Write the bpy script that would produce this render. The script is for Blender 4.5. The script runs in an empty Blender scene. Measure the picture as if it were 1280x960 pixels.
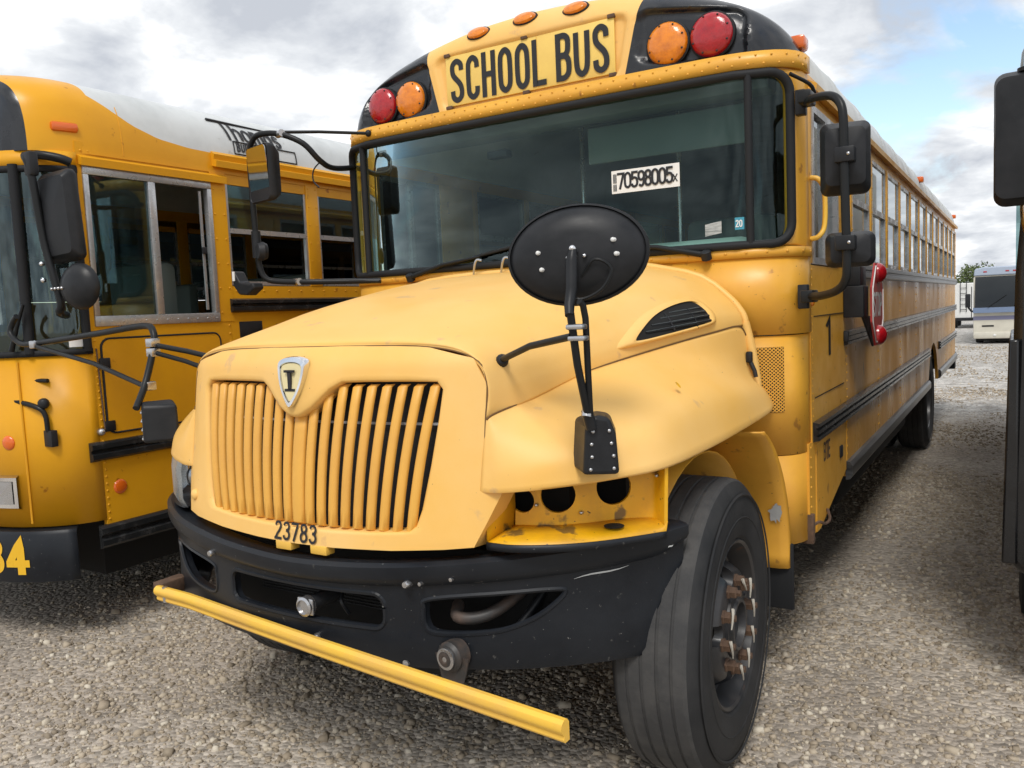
import bpy, bmesh, math, random
import numpy as np
from mathutils import Vector, Matrix
random.seed(7); rng = np.random.default_rng(7)
SC = bpy.context.scene; COL = SC.collection
R = math.radians

# ---------------------------------------------------------------- camera
cam = bpy.data.cameras.new('camera'); camo = bpy.data.objects.new('camera', cam); COL.objects.link(camo)
cam.sensor_width = 36; cam.lens = 1033.85 / 1280 * 36; cam.clip_start = .05; cam.clip_end = 3000
cx = Vector((.85302, .52, -.04433)); cyd = Vector((.00757, -.09727, -.99523)); cz = Vector((-.52183, .84861, -.08691))
M = Matrix((cx, -cyd, -cz)).transposed().to_4x4(); M.translation = (1.987, -2.802, 1.646)
camo.matrix_world = M
SC.camera = camo

# ---------------------------------------------------------------- world, sun, exposure
SUN_EL, SUN_AZ = R(54), R(158)      # azimuth measured from +Y clockwise (towards +X)
w = bpy.data.worlds.new('World'); SC.world = w; w.use_nodes = True
nt = w.node_tree; nt.nodes.clear(); L = nt.links.new
def N(t, **k):
    n = nt.nodes.new(t)
    for a, b in k.items(): setattr(n, a, b)
    return n
sky = N('ShaderNodeTexSky', sky_type='NISHITA', sun_disc=False, sun_elevation=SUN_EL, sun_rotation=SUN_AZ)
sky.air_density = 1.2; sky.dust_density = .6
bg1 = N('ShaderNodeBackground'); bg1.inputs[1].default_value = .14
L(sky.outputs[0], bg1.inputs[0])
tc = N('ShaderNodeTexCoord'); sp = N('ShaderNodeSeparateXYZ'); L(tc.outputs['Generated'], sp.inputs[0])
zz = N('ShaderNodeMath', operation='MAXIMUM'); L(sp.outputs[2], zz.inputs[0]); zz.inputs[1].default_value = 0.0
za = N('ShaderNodeMath', operation='ADD'); L(zz.outputs[0], za.inputs[0]); za.inputs[1].default_value = .22
dx = N('ShaderNodeMath', operation='DIVIDE'); L(sp.outputs[0], dx.inputs[0]); L(za.outputs[0], dx.inputs[1])
dy = N('ShaderNodeMath', operation='DIVIDE'); L(sp.outputs[1], dy.inputs[0]); L(za.outputs[0], dy.inputs[1])
cb = N('ShaderNodeCombineXYZ'); L(dx.outputs[0], cb.inputs[0]); L(dy.outputs[0], cb.inputs[1]); cb.inputs[2].default_value = 3.7
n1 = N('ShaderNodeTexNoise'); L(cb.outputs[0], n1.inputs[0]); n1.inputs['Scale'].default_value = 1.15; n1.inputs['Detail'].default_value = 9; n1.inputs['Roughness'].default_value = .56; n1.inputs['Distortion'].default_value = .35
cov = N('ShaderNodeValToRGB'); L(n1.outputs[0], cov.inputs[0])
cov.color_ramp.elements[0].position = .33; cov.color_ramp.elements[0].color = (0, 0, 0, 1)
cov.color_ramp.elements[1].position = .42; cov.color_ramp.elements[1].color = (1, 1, 1, 1)
n2 = N('ShaderNodeTexNoise'); L(cb.outputs[0], n2.inputs[0]); n2.inputs['Scale'].default_value = 3.0; n2.inputs['Detail'].default_value = 8; n2.inputs['Roughness'].default_value = .55; n2.inputs['Distortion'].default_value = .2
cc = N('ShaderNodeValToRGB'); L(n2.outputs[0], cc.inputs[0])
e = cc.color_ramp.elements
e[0].position = .36; e[0].color = (.42, .445, .49, 1); e[1].position = .62; e[1].color = (.90, .90, .91, 1)
m_ = e.new(.5); m_.color = (.62, .64, .665, 1)
bg2 = N('ShaderNodeBackground'); bg2.inputs[1].default_value = 1.0; L(cc.outputs[0], bg2.inputs[0])
mx = N('ShaderNodeMixShader'); L(cov.outputs[0], mx.inputs[0]); L(bg1.outputs[0], mx.inputs[1]); L(bg2.outputs[0], mx.inputs[2])
wo = N('ShaderNodeOutputWorld'); L(mx.outputs[0], wo.inputs[0])
sl = bpy.data.lights.new('sun', 'SUN'); sl.energy = 1.5; sl.angle = R(18); sl.color = (1, .96, .9)
so = bpy.data.objects.new('sun', sl); COL.objects.link(so)
sd = Vector((math.sin(SUN_AZ) * math.cos(SUN_EL), math.cos(SUN_AZ) * math.cos(SUN_EL), math.sin(SUN_EL)))
so.rotation_euler = sd.to_track_quat('Z', 'Y').to_euler()
SC.view_settings.view_transform = 'Standard'; SC.view_settings.look = 'None'; SC.view_settings.gamma = 1
SC.view_settings.exposure = .52
SC.cycles.max_bounces = 8; SC.cycles.transparent_max_bounces = 16; SC.cycles.caustics_reflective = False; SC.cycles.caustics_refractive = False

# ---------------------------------------------------------------- materials
def srgb(r, g, b):
    f = lambda c: (c / 255 / 12.92) if c / 255 <= .04045 else ((c / 255 + .055) / 1.055) ** 2.4
    return (f(r), f(g), f(b))
def mat(name, col, rough=.5, metal=0, col2=None, ns=6, lo=.4, hi=.65, bump=0, bs=60, stretch=(1, 1, 1), rvar=0, coat=0, col3=None, ns3=40, t3=.62, emit=0, detail=6, spec=.5, speck=None, st=.74, ss=85):
    m = bpy.data.materials.new(name); m.use_nodes = True; t = m.node_tree; b = t.nodes['Principled BSDF']
    b.inputs['Base Color'].default_value = (*col, 1); b.inputs['Roughness'].default_value = rough; b.inputs['Metallic'].default_value = metal
    b.inputs['Specular IOR Level'].default_value = spec; b.inputs['Coat Weight'].default_value = coat; b.inputs['Coat Roughness'].default_value = .12
    if emit: b.inputs['Emission Color'].default_value = (*col, 1); b.inputs['Emission Strength'].default_value = emit
    l = t.links.new
    if col2 or bump or rvar or col3:
        c = t.nodes.new('ShaderNodeTexCoord'); mp = t.nodes.new('ShaderNodeMapping'); mp.inputs['Scale'].default_value = stretch
        l(c.outputs['Object'], mp.inputs[0])
    if col2 or rvar:
        n = t.nodes.new('ShaderNodeTexNoise'); n.inputs['Scale'].default_value = ns; n.inputs['Detail'].default_value = detail; n.inputs['Roughness'].default_value = .62
        l(mp.outputs[0], n.inputs[0])
        r = t.nodes.new('ShaderNodeMapRange'); r.inputs[1].default_value = lo; r.inputs[2].default_value = hi; l(n.outputs[0], r.inputs[0])
    last = None
    if col2:
        x = t.nodes.new('ShaderNodeMix'); x.data_type = 'RGBA'; x.inputs[6].default_value = (*col, 1); x.inputs[7].default_value = (*col2, 1)
        l(r.outputs[0], x.inputs[0]); l(x.outputs[2], b.inputs['Base Color']); last = x
    if col3:
        n3 = t.nodes.new('ShaderNodeTexNoise'); n3.inputs['Scale'].default_value = ns3; n3.inputs['Detail'].default_value = 5; l(mp.outputs[0], n3.inputs[0])
        r3 = t.nodes.new('ShaderNodeMapRange'); r3.inputs[1].default_value = t3; r3.inputs[2].default_value = t3 + .06; l(n3.outputs[0], r3.inputs[0])
        x3 = t.nodes.new('ShaderNodeMix'); x3.data_type = 'RGBA'; x3.inputs[6].default_value = (*col, 1); x3.inputs[7].default_value = (*col3, 1)
        if last: l(last.outputs[2], x3.inputs[6])
        l(r3.outputs[0], x3.inputs[0]); l(x3.outputs[2], b.inputs['Base Color'])
    if speck:
        n4 = t.nodes.new('ShaderNodeTexNoise'); n4.inputs['Scale'].default_value = ss; n4.inputs['Detail'].default_value = 2; l(mp.outputs[0], n4.inputs[0])
        r4 = t.nodes.new('ShaderNodeMapRange'); r4.inputs[1].default_value = st; r4.inputs[2].default_value = st + .03; l(n4.outputs[0], r4.inputs[0])
        x4 = t.nodes.new('ShaderNodeMix'); x4.data_type = 'RGBA'; x4.inputs[7].default_value = (*speck, 1); l(b.inputs['Base Color'].links[0].from_socket, x4.inputs[6]); l(r4.outputs[0], x4.inputs[0]); l(x4.outputs[2], b.inputs['Base Color'])
    if rvar:
        rr = t.nodes.new('ShaderNodeMapRange'); rr.inputs[1].default_value = lo; rr.inputs[2].default_value = hi
        rr.inputs[3].default_value = rough - rvar; rr.inputs[4].default_value = rough + rvar; l(n.outputs[0], rr.inputs[0]); l(rr.outputs[0], b.inputs['Roughness'])
    if bump:
        nb = t.nodes.new('ShaderNodeTexNoise'); nb.inputs['Scale'].default_value = bs; nb.inputs['Detail'].default_value = 4; l(mp.outputs[0], nb.inputs[0])
        bp = t.nodes.new('ShaderNodeBump'); bp.inputs['Strength'].default_value = bump; bp.inputs['Distance'].default_value = .004; l(nb.outputs[0], bp.inputs['Height']); l(bp.outputs[0], b.inputs['Normal'])
    return m
def glass(name, tint, rough=.02, k=1.0, base=.0, dirt=None, dirtamt=.1, gc=(.9, .95, .97)):
    m = bpy.data.materials.new(name); m.use_nodes = True; t = m.node_tree; t.nodes.clear(); l = t.links.new
    tr = t.nodes.new('ShaderNodeBsdfTransparent'); tr.inputs[0].default_value = (*tint, 1)
    g = t.nodes.new('ShaderNodeBsdfGlossy'); g.inputs['Roughness'].default_value = rough; g.inputs[0].default_value = (*gc, 1)
    f = t.nodes.new('ShaderNodeFresnel'); f.inputs[0].default_value = 1.5
    a = t.nodes.new('ShaderNodeMath'); a.operation = 'MULTIPLY_ADD'; a.use_clamp = True; l(f.outputs[0], a.inputs[0]); a.inputs[1].default_value = k; a.inputs[2].default_value = base
    x = t.nodes.new('ShaderNodeMixShader'); l(a.outputs[0], x.inputs[0]); l(tr.outputs[0], x.inputs[1]); l(g.outputs[0], x.inputs[2])
    out = t.nodes.new('ShaderNodeOutputMaterial'); src = x
    if dirt:
        d = t.nodes.new('ShaderNodeBsdfDiffuse'); d.inputs[0].default_value = (*dirt, 1)
        c = t.nodes.new('ShaderNodeTexCoord'); n = t.nodes.new('ShaderNodeTexNoise'); n.inputs['Scale'].default_value = 3; n.inputs['Detail'].default_value = 7; l(c.outputs['Object'], n.inputs[0])
        r = t.nodes.new('ShaderNodeMapRange'); r.inputs[1].default_value = .3; r.inputs[2].default_value = .8; r.inputs[4].default_value = dirtamt * 2; l(n.outputs[0], r.inputs[0])
        y = t.nodes.new('ShaderNodeMixShader'); l(r.outputs[0], y.inputs[0]); l(x.outputs[0], y.inputs[1]); l(d.outputs[0], y.inputs[2]); src = y
    l(src.outputs[0], out.inputs[0])
    return m
YH = srgb(233, 176, 84); YH2 = srgb(236, 184, 104)
MAT = dict(
    hood=mat('faded_yellow_paint', srgb(235, 183, 92), .5, col2=srgb(238, 194, 120), ns=1.6, lo=.35, hi=.7, bump=.05, bs=180, rvar=.06, col3=srgb(212, 170, 112), ns3=9, t3=.66, speck=srgb(120, 92, 58), st=.765, ss=70),
    body=mat('yellow_body_paint', srgb(228, 170, 60), .40, col2=srgb(216, 157, 56), ns=3, bump=.02, bs=20, rvar=.08, col3=srgb(176, 122, 52), ns3=14, t3=.65, speck=srgb(104, 70, 40), st=.735, ss=60),
    side=mat('glossy_side_paint', srgb(222, 164, 66), .34, col2=srgb(206, 148, 60), ns=2.5, stretch=(1, 1, .4), bump=.03, bs=5, rvar=.09, coat=0, col3=srgb(120, 84, 40), ns3=9, t3=.66, spec=0.15),
    lbus=mat('orange_yellow_paint', srgb(220, 158, 28), .42, col2=srgb(210, 148, 30), ns=2, bump=.02, bs=14, rvar=.08, col3=srgb(168, 106, 22), ns3=16, t3=.69, spec=0.3),
    bucket=mat('fresh_yellow_paint', srgb(232, 174, 18), .42, col2=srgb(206, 152, 36), ns=6, lo=.4, hi=.65, col3=srgb(128, 98, 46), ns3=13, t3=.60, speck=srgb(70, 50, 30), st=.70, ss=45),
    bar=mat('grille_bar_paint', srgb(226, 170, 74), .48, col2=srgb(216, 160, 72), ns=4, bump=.03),
    arm=mat('arm_yellow_paint', srgb(238, 190, 70), .45, col2=srgb(226, 178, 84), ns=5, col3=srgb(130, 96, 60), ns3=16, t3=.72),
    signy=mat('sign_plate_yellow', srgb(236, 202, 106), .45, col2=srgb(228, 192, 100), ns=5),
    cap=mat('black_gloss_paint', (.012, .014, .018), .28, col2=(.02, .022, .026), ns=6, rvar=.1),
    rubber=mat('black_rubber', (.018, .019, .021), .6, bump=.1, bs=120, spec=0.2),
    bumper=mat('bumper_black', (.009, .011, .015), .42, col2=(.020, .023, .028), ns=3, lo=.35, hi=.75, rvar=.12, bump=.06, bs=150, col3=(.085, .085, .082), ns3=38, t3=.69, speck=(.22, .22, .21), st=.745, ss=110, spec=0.25),
    plastic=mat('black_plastic', (.014, .015, .017), .45, col2=(.022, .023, .026), ns=8, rvar=.08, bump=.05, bs=250, spec=0.25),
    tube=mat('black_tube', (.012, .013, .014), .4, rvar=.05, ns=9, spec=0.25),
    dark=mat('dark_void', (.006, .006, .006), .9),
    rail=mat('black_rail', (.016, .017, .018), .3, col2=(.05, .05, .05), ns=12, lo=.5, hi=.8, rvar=.12, spec=0.3),
    railg=mat('worn_rail', (.10, .105, .11), .3, col2=(.03, .032, .035), ns=7, stretch=(1, .3, 3), lo=.4, hi=.6, metal=.5),
    tyre=mat('tyre_rubber', (.020, .021, .023), .75, col2=(.036, .036, .037), ns=5, bump=.2, bs=70, rvar=.08, spec=0.25),
    tread=mat('tyre_tread', (.040, .040, .041), .85, col2=(.066, .064, .062), ns=9, bump=.35, bs=60),
    rim=mat('wheel_black', (.022, .024, .028), .42, col2=(.045, .042, .042), ns=7, rvar=.12, col3=(.10, .05, .028), ns3=16, t3=.66),
    rust=mat('rusty_steel', (.085, .050, .032), .85, col2=(.13, .075, .045), ns=40, bump=.4, bs=120),
    hub=mat('hub_metal', (.035, .033, .032), .6, col2=(.09, .06, .045), ns=14, rvar=.1),
    chrome=mat('chrome', (.75, .75, .76), .12, 1),
    steel=mat('dull_steel', (.50, .50, .51), .3, .9, rvar=.1, ns=20),
    alu=mat('aluminium', (.50, .51, .52), .35, .6, col2=(.38, .38, .39), ns=14, rvar=.1),
    white=mat('white_plastic', (.72, .72, .70), .5),
    roof=mat('white_roof_paint', (.58, .60, .60), .45, col2=(.48, .50, .50), ns=3, rvar=.08, col3=(.36, .36, .34), ns3=7, t3=.68),
    red=mat('red_lens', (.42, .008, .014), .18, coat=.5, col2=(.32, .006, .012), ns=30, bump=.35, bs=90),
    amber=mat('amber_lens', (.80, .24, .006), .18, coat=.5, col2=(.62, .17, .004), ns=30, bump=.35, bs=90),
    orange=mat('orange_lens', (.70, .13, .01), .2, coat=.4, bump=.3, bs=90),
    redsign=mat('stop_red', (.50, .03, .03), .4, col2=(.42, .05, .05), ns=10),
    black=mat('black_print', (.012, .012, .014), .5),
    yprint=mat('yellow_print', (.80, .46, .02), .45),
    wprint=mat('white_print', (.78, .78, .76), .5),
    blue=mat('blue_print', (.05, .30, .42), .5),
    seat=mat('seat_vinyl', (.11, .14, .125), .55),
    dash=mat('dash_plastic', (.34, .43, .39), .6),
    inner=mat('interior_panel', (.50, .54, .52), .6),
    floor=mat('bus_floor', (.04, .04, .04), .8),
    scar=mat('grey_primer', (.45, .46, .46), .6),
    mesh=mat('radiator', (.012, .012, .013), .6, bump=.5, bs=200),
    wshield=glass('windshield_glass', (.66, .82, .79), k=.52, base=.012, gc=(.70, .90, .94)),
    pane=glass('window_glass', (.50, .62, .61), k=1.1, base=.04, dirt=(.26, .32, .31), dirtamt=.03, gc=(.66, .88, .95)),
    darkpane=glass('dark_window_glass', (.05, .06, .06), k=1.2, base=.04),  # near-black tint on far-side panes, added to keep the bus interior dark
    clearpane=glass('clear_window_glass', (.78, .84, .82), k=1.2, base=.04),
    seam=mat('panel_seam', (.16, .085, .03), .8),
    visor=mat('visor_vinyl', (.085, .11, .105), .6),
    header=mat('header_panel', (.07, .085, .085), .6),
    tag=mat('aged_plastic_tag', (.46, .43, .37), .6),
    emblem=mat('emblem_cream', (.72, .62, .34), .35),
    lens=glass('headlight_lens', (.80, .84, .86), rough=.15, k=1.2, base=.08, dirt=(.5, .52, .52), dirtamt=.3),
    mirror=mat('mirror_glass', (.55, .60, .62), .06, 1),
)

# ---------------------------------------------------------------- geometry helpers
def link(name, me, m, parent=None, smooth=False, loc=None, angle=None):
    o = bpy.data.objects.new(name, me); COL.objects.link(o)
    if m is not None and not me.materials: me.materials.append(MAT[m] if isinstance(m, str) else m)
    if parent is not None: o.parent = parent
    if loc is not None: o.location = loc
    if smooth:
        me.shade_smooth()
        if angle: me.set_sharp_from_angle(angle=R(angle))
    return o
def pyd(name, v, f, m, parent=None, smooth=False, loc=None, angle=None, fix=True):
    me = bpy.data.meshes.new(name); me.from_pydata([tuple(map(float, p)) for p in v], [], f); me.validate()
    if fix:
        b = bmesh.new(); b.from_mesh(me); bmesh.ops.remove_doubles(b, verts=b.verts, dist=1e-5); bmesh.ops.recalc_face_normals(b, faces=b.faces); b.to_mesh(me); b.free()
    me.update()
    return link(name, me, m, parent, smooth, loc, angle)
def cr(P, n=6, closed=False):
    P = [np.array(p, float) for p in P]; out = []; k = len(P)
    segs = k if closed else k - 1
    for i in range(segs):
        if closed: a, b, c, d = P[(i - 1) % k], P[i], P[(i + 1) % k], P[(i + 2) % k]
        else:
            b, c = P[i], P[i + 1]; a = P[i - 1] if i else 2 * b - c; d = P[i + 2] if i + 2 < k else 2 * c - b
        for j in range(n):
            t = j / n
            out.append(.5 * (2 * b + (c - a) * t + (2 * a - 5 * b + 4 * c - d) * t * t + (3 * b - a - 3 * c + d) * t ** 3))
    if not closed: out.append(P[-1])
    return out
def surf(rows, nu, nv):          # smooth bi-directional interpolation of a control net
    rr = [cr(r, nu) for r in rows]; cols = [cr([r[j] for r in rr], nv) for j in range(len(rr[0]))]
    return [[cols[j][i] for j in range(len(cols))] for i in range(len(cols[0]))]
def grid(name, P, m, parent=None, thick=0, closeu=False, closev=False, smooth=True, angle=None, off=-1):
    nr, nc = len(P), len(P[0]); v = [p for r in P for p in r]; f = []
    for i in range(nr if closev else nr - 1):
        for j in range(nc if closeu else nc - 1):
            f.append((i * nc + j, i * nc + (j + 1) % nc, ((i + 1) % nr) * nc + (j + 1) % nc, ((i + 1) % nr) * nc + j))
    o = pyd(name, v, f, m, parent, smooth, angle=angle)
    if thick:
        s = o.modifiers.new('s', 'SOLIDIFY'); s.thickness = thick; s.offset = off
    return o
def box(name, lo, hi, m, parent=None, bev=0, loc=None, rot=None, seg=2):
    b = bmesh.new(); c = [(a + d) / 2 for a, d in zip(lo, hi)]; s = [abs(d - a) for a, d in zip(lo, hi)]
    bmesh.ops.create_cube(b, size=1)
    bmesh.ops.scale(b, vec=s, verts=b.verts)
    if bev: bmesh.ops.bevel(b, geom=b.edges[:], offset=min(bev, min(s) * .49), segments=seg, affect='EDGES', profile=.5)
    if rot: bmesh.ops.rotate(b, cent=(0, 0, 0), matrix=rot, verts=b.verts)
    bmesh.ops.translate(b, vec=c, verts=b.verts)
    me = bpy.data.meshes.new(name); b.to_mesh(me); b.free()
    return link(name, me, m, parent, bool(bev), loc, 40 if bev else None)
def prism(name, poly, ax, a, b_, m, parent=None, bev=0, loc=None):   # poly = 2-D points in the other two axes (ascending order)
    oth = [i for i in range(3) if i != ax]; v = []
    for val in (a, b_):
        for p in poly:
            q = [0, 0, 0]; q[ax] = val; q[oth[0]] = p[0]; q[oth[1]] = p[1]; v.append(q)
    n = len(poly); f = [tuple(range(n)), tuple(range(2 * n - 1, n - 1, -1))] + [(i, (i + 1) % n, n + (i + 1) % n, n + i) for i in range(n)]
    o = pyd(name, v, f, m, parent, loc=loc)
    if bev:
        md = o.modifiers.new('b', 'BEVEL'); md.width = bev; md.segments = 2; md.limit_method = 'ANGLE'; md.angle_limit = R(40)
        o.data.shade_smooth(); o.data.set_sharp_from_angle(angle=R(40))
    return o
def tube(name, pts, r, m, parent=None, n=10, sm=0, cap=True, loc=None):
    if sm: pts = cr(pts, sm)
    pts = [Vector(p) for p in pts]; v = []; f = []; k = len(pts)
    rad = r if isinstance(r, (list, tuple)) else [r] * k
    if len(rad) != k: rad = [rad[0] + (rad[-1] - rad[0]) * i / (k - 1) for i in range(k)]
    t0 = (pts[1] - pts[0]).normalized(); up = Vector((0, 0, 1)) if abs(t0.z) < .9 else Vector((1, 0, 0))
    nrm = (up - t0 * up.dot(t0)).normalized()
    for i, p in enumerate(pts):
        t = (pts[min(i + 1, k - 1)] - pts[max(i - 1, 0)]).normalized(); nrm = (nrm - t * nrm.dot(t)).normalized(); bi = t.cross(nrm)
        for j in range(n):
            a = 2 * math.pi * j / n; v.append(p + (nrm * math.cos(a) + bi * math.sin(a)) * rad[i])
    for i in range(k - 1):
        for j in range(n): f.append((i * n + j, i * n + (j + 1) % n, (i + 1) * n + (j + 1) % n, (i + 1) * n + j))
    if cap: f += [tuple(range(n - 1, -1, -1)), tuple(range((k - 1) * n, k * n))]
    return pyd(name, v, f, m, parent, True, loc, 50)
def lathe(name, prof, c, axis, m, parent=None, n=32, smooth=True, angle=35, closed=False, caps=True):  # prof: (radius, distance along axis)
    ax = Vector(axis).normalized(); u = ax.orthogonal().normalized(); w_ = ax.cross(u); c = Vector(c); v = []; f = []
    for r, h in prof:
        for j in range(n):
            a = 2 * math.pi * j / n; v.append(c + ax * h + (u * math.cos(a) + w_ * math.sin(a)) * max(r, 1e-4))
    k = len(prof)
    for i in range(k if closed else k - 1):
        for j in range(n): f.append((i * n + j, i * n + (j + 1) % n, ((i + 1) % k) * n + (j + 1) % n, ((i + 1) % k) * n + j))
    if not closed and caps: f += [tuple(range(n)), tuple(range((k - 1) * n, k * n))]
    return pyd(name, v, f, m, parent, smooth, angle=angle)
def dome(name, c, axis, r, h, m, parent=None, n=24, rim=.01):
    prof = [(r, -rim), (r, 0)] + [(r * math.cos(a), h * math.sin(a)) for a in (R(20), R(40), R(60), R(78))] + [(0, h)]
    return lathe(name, prof, c, axis, m, parent, n)
def bake(o):      # apply modifiers in place
    dg = bpy.context.evaluated_depsgraph_get(); dg.update()
    me = bpy.data.meshes.new_from_object(o.evaluated_get(dg)); o.modifiers.clear(); old = o.data; o.data = me; bpy.data.meshes.remove(old)
def cut(o, cutters):
    for c in cutters:
        md = o.modifiers.new('c', 'BOOLEAN'); md.operation = 'DIFFERENCE'; md.object = c; md.solver = 'EXACT'
    bake(o)
    for c in cutters: bpy.data.objects.remove(c, do_unlink=True)
    o.data.shade_smooth(); o.data.set_sharp_from_angle(angle=R(35))
def rrect(x0, x1, z0, z1, r, n=5):
    out = []
    for cx_, cz_, a0 in ((x1 - r, z1 - r, 0), (x0 + r, z1 - r, 90), (x0 + r, z0 + r, 180), (x1 - r, z0 + r, 270)):
        for i in range(n + 1):
            a = R(a0 + 90 * i / n); out.append((cx_ + r * math.cos(a), cz_ + r * math.sin(a)))
    return out
def rivets(name, pts, nrm, m, parent, r=.007):    # many small heads joined into one part
    v = []; f = []
    for p, nn in zip(pts, nrm if isinstance(nrm, list) else [nrm] * len(pts)):
        ax = Vector(nn).normalized(); u = ax.orthogonal().normalized(); w_ = ax.cross(u); p = Vector(p); s = len(v)
        for rr, h in ((r, -.001), (r * .7, r * .45)):
            for j in range(6):
                a = math.pi * j / 3; v.append(p + ax * h + (u * math.cos(a) + w_ * math.sin(a)) * rr)
        for j in range(6): f.append((s + j, s + (j + 1) % 6, s + 6 + (j + 1) % 6, s + 6 + j))
        f.append(tuple(range(s + 6, s + 12)))
    o = pyd(name, v, f, m, parent, True, fix=False); o['kind'] = 'stuff'
    return o
def empty(name, loc, label, cat, group=None):
    o = bpy.data.objects.new(name, None); COL.objects.link(o); o.location = loc; o.empty_display_size = .2
    o['label'] = label; o['category'] = cat
    if group: o['group'] = group
    return o
def hold(name, parent, loc=(0, 0, 0)):      # a part that is itself made of pieces
    o = bpy.data.objects.new(name, None); COL.objects.link(o); o.parent = parent; o.location = loc; o.empty_display_size = .1
    return o
def dup(o, loc=None, parent=None, scale=None):
    c = o.copy(); COL.objects.link(c)
    if parent is not None: c.parent = parent
    if loc is not None: c.location = loc
    if scale is not None: c.scale = scale
    for ch in list(o.children):
        dup(ch, parent=c)
    return c

# stroke lettering -------------------------------------------------
GL = {  # width, strokes (smooth flag, points)
 'S': (.50, [(1, [(.49, .76), (.46, .92), (.25, 1.0), (.05, .92), (.02, .76), (.10, .62), (.39, .42), (.49, .25), (.45, .08), (.25, 0), (.05, .08), (.01, .25)])]),
 'C': (.48, [(1, [(.47, .74), (.44, .91), (.24, 1.0), (.05, .90), (.01, .70), (.01, .30), (.05, .10), (.24, 0), (.44, .09), (.47, .26)])]),
 'H': (.48, [(0, [(0, 0), (0, 1)]), (0, [(.48, 0), (.48, 1)]), (0, [(0, .5), (.48, .5)])]),
 'O': (.50, [(2, [(.25, 1), (.06, .90), (.01, .70), (.01, .30), (.06, .10), (.25, 0), (.44, .10), (.49, .30), (.49, .70), (.44, .90)])]),
 'L': (.42, [(0, [(0, 1), (0, 0), (.42, 0)])]),
 'B': (.48, [(0, [(0, 0), (0, 1)]), (1, [(0, 1), (.28, 1), (.44, .92), (.46, .77), (.42, .61), (.26, .53), (0, .53)]), (1, [(0, .53), (.28, .53), (.45, .43), (.49, .27), (.45, .10), (.28, 0), (0, 0)])]),
 'U': (.50, [(1, [(.0, 1), (.0, .6), (.01, .28), (.07, .09), (.25, 0), (.43, .09), (.49, .28), (.50, .6), (.50, 1)])]),
 'T': (.46, [(0, [(0, 1), (.46, 1)]), (0, [(.23, 0), (.23, 1)])]),
 'P': (.46, [(0, [(0, 0), (0, 1)]), (1, [(0, 1), (.28, 1), (.44, .91), (.47, .74), (.43, .57), (.27, .48), (0, .48)])]),
 'I': (.0, [(0, [(0, 0), (0, 1)])]),
 'E': (.42, [(0, [(.42, 1), (0, 1), (0, 0), (.42, 0)]), (0, [(0, .5), (.36, .5)])]),
 'h': (.40, [(0, [(0, 0), (0, 1)]), (1, [(0, .48), (.2, .62), (.38, .52), (.40, .3), (.40, 0)])]),
 'o': (.42, [(2, [(.21, .62), (.04, .52), (.0, .31), (.04, .10), (.21, 0), (.38, .10), (.42, .31), (.38, .52)])]),
 'm': (.62, [(0, [(0, 0), (0, .62)]), (1, [(0, .48), (.16, .62), (.29, .52), (.31, .3), (.31, 0)]), (1, [(.31, .48), (.47, .62), (.60, .52), (.62, .3), (.62, 0)])]),
 'a': (.40, [(2, [(.2, .6), (.04, .5), (.0, .3), (.04, .1), (.2, 0), (.36, .1), (.4, .3), (.36, .5)]), (0, [(.40, .62), (.40, 0)])]),
 's': (.36, [(1, [(.35, .5), (.2, .62), (.03, .52), (.06, .38), (.3, .26), (.34, .12), (.18, 0), (.0, .1)])]),
 'x': (.36, [(0, [(0, 0), (.36, .62)]), (0, [(0, .62), (.36, 0)])]),
 '0': (.50, [(2, [(.25, 1), (.07, .90), (.01, .68), (.01, .32), (.07, .10), (.25, 0), (.43, .10), (.49, .32), (.49, .68), (.43, .90)])]),
 '1': (.16, [(0, [(.0, .84), (.14, 1), (.14, 0)])]),
 '2': (.48, [(1, [(.02, .78), (.07, .93), (.25, 1), (.43, .92), (.46, .75), (.36, .52), (.16, .26), (.02, .0)]), (0, [(0, 0), (.48, 0)])]),
 '3': (.48, [(1, [(.02, .82), (.09, .95), (.25, 1), (.42, .92), (.45, .75), (.36, .58), (.2, .54)]), (1, [(.2, .54), (.38, .49), (.48, .30), (.43, .09), (.25, 0), (.07, .07), (.0, .22)])]),
 '4': (.50, [(0, [(.38, 0), (.38, 1), (.0, .3), (.0, .26), (.52, .26)])]),
 '5': (.48, [(0, [(.44, 1), (.06, 1), (.03, .55)]), (1, [(.03, .55), (.2, .63), (.40, .56), (.48, .33), (.42, .10), (.24, 0), (.06, .07), (.0, .22)])]),
 '7': (.48, [(0, [(0, 1), (.48, 1), (.16, 0)])]),
 '8': (.48, [(2, [(.24, 1), (.07, .93), (.04, .76), (.11, .60), (.24, .54), (.37, .60), (.44, .76), (.41, .93)]), (2, [(.24, .54), (.07, .46), (.0, .27), (.06, .07), (.24, 0), (.42, .07), (.48, .27), (.41, .46)])]),
 '9': (.48, [(2, [(.24, 1), (.06, .92), (.01, .70), (.07, .50), (.24, .42), (.41, .50), (.47, .70), (.42, .92)]), (1, [(.47, .70), (.46, .35), (.38, .08), (.22, 0), (.04, .1)])]),
}
def textw(s, gap, sx=1.0): return sum((GL[c][0] * sx + gap) if c != ' ' else .34 * sx for c in s) - gap
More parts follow.
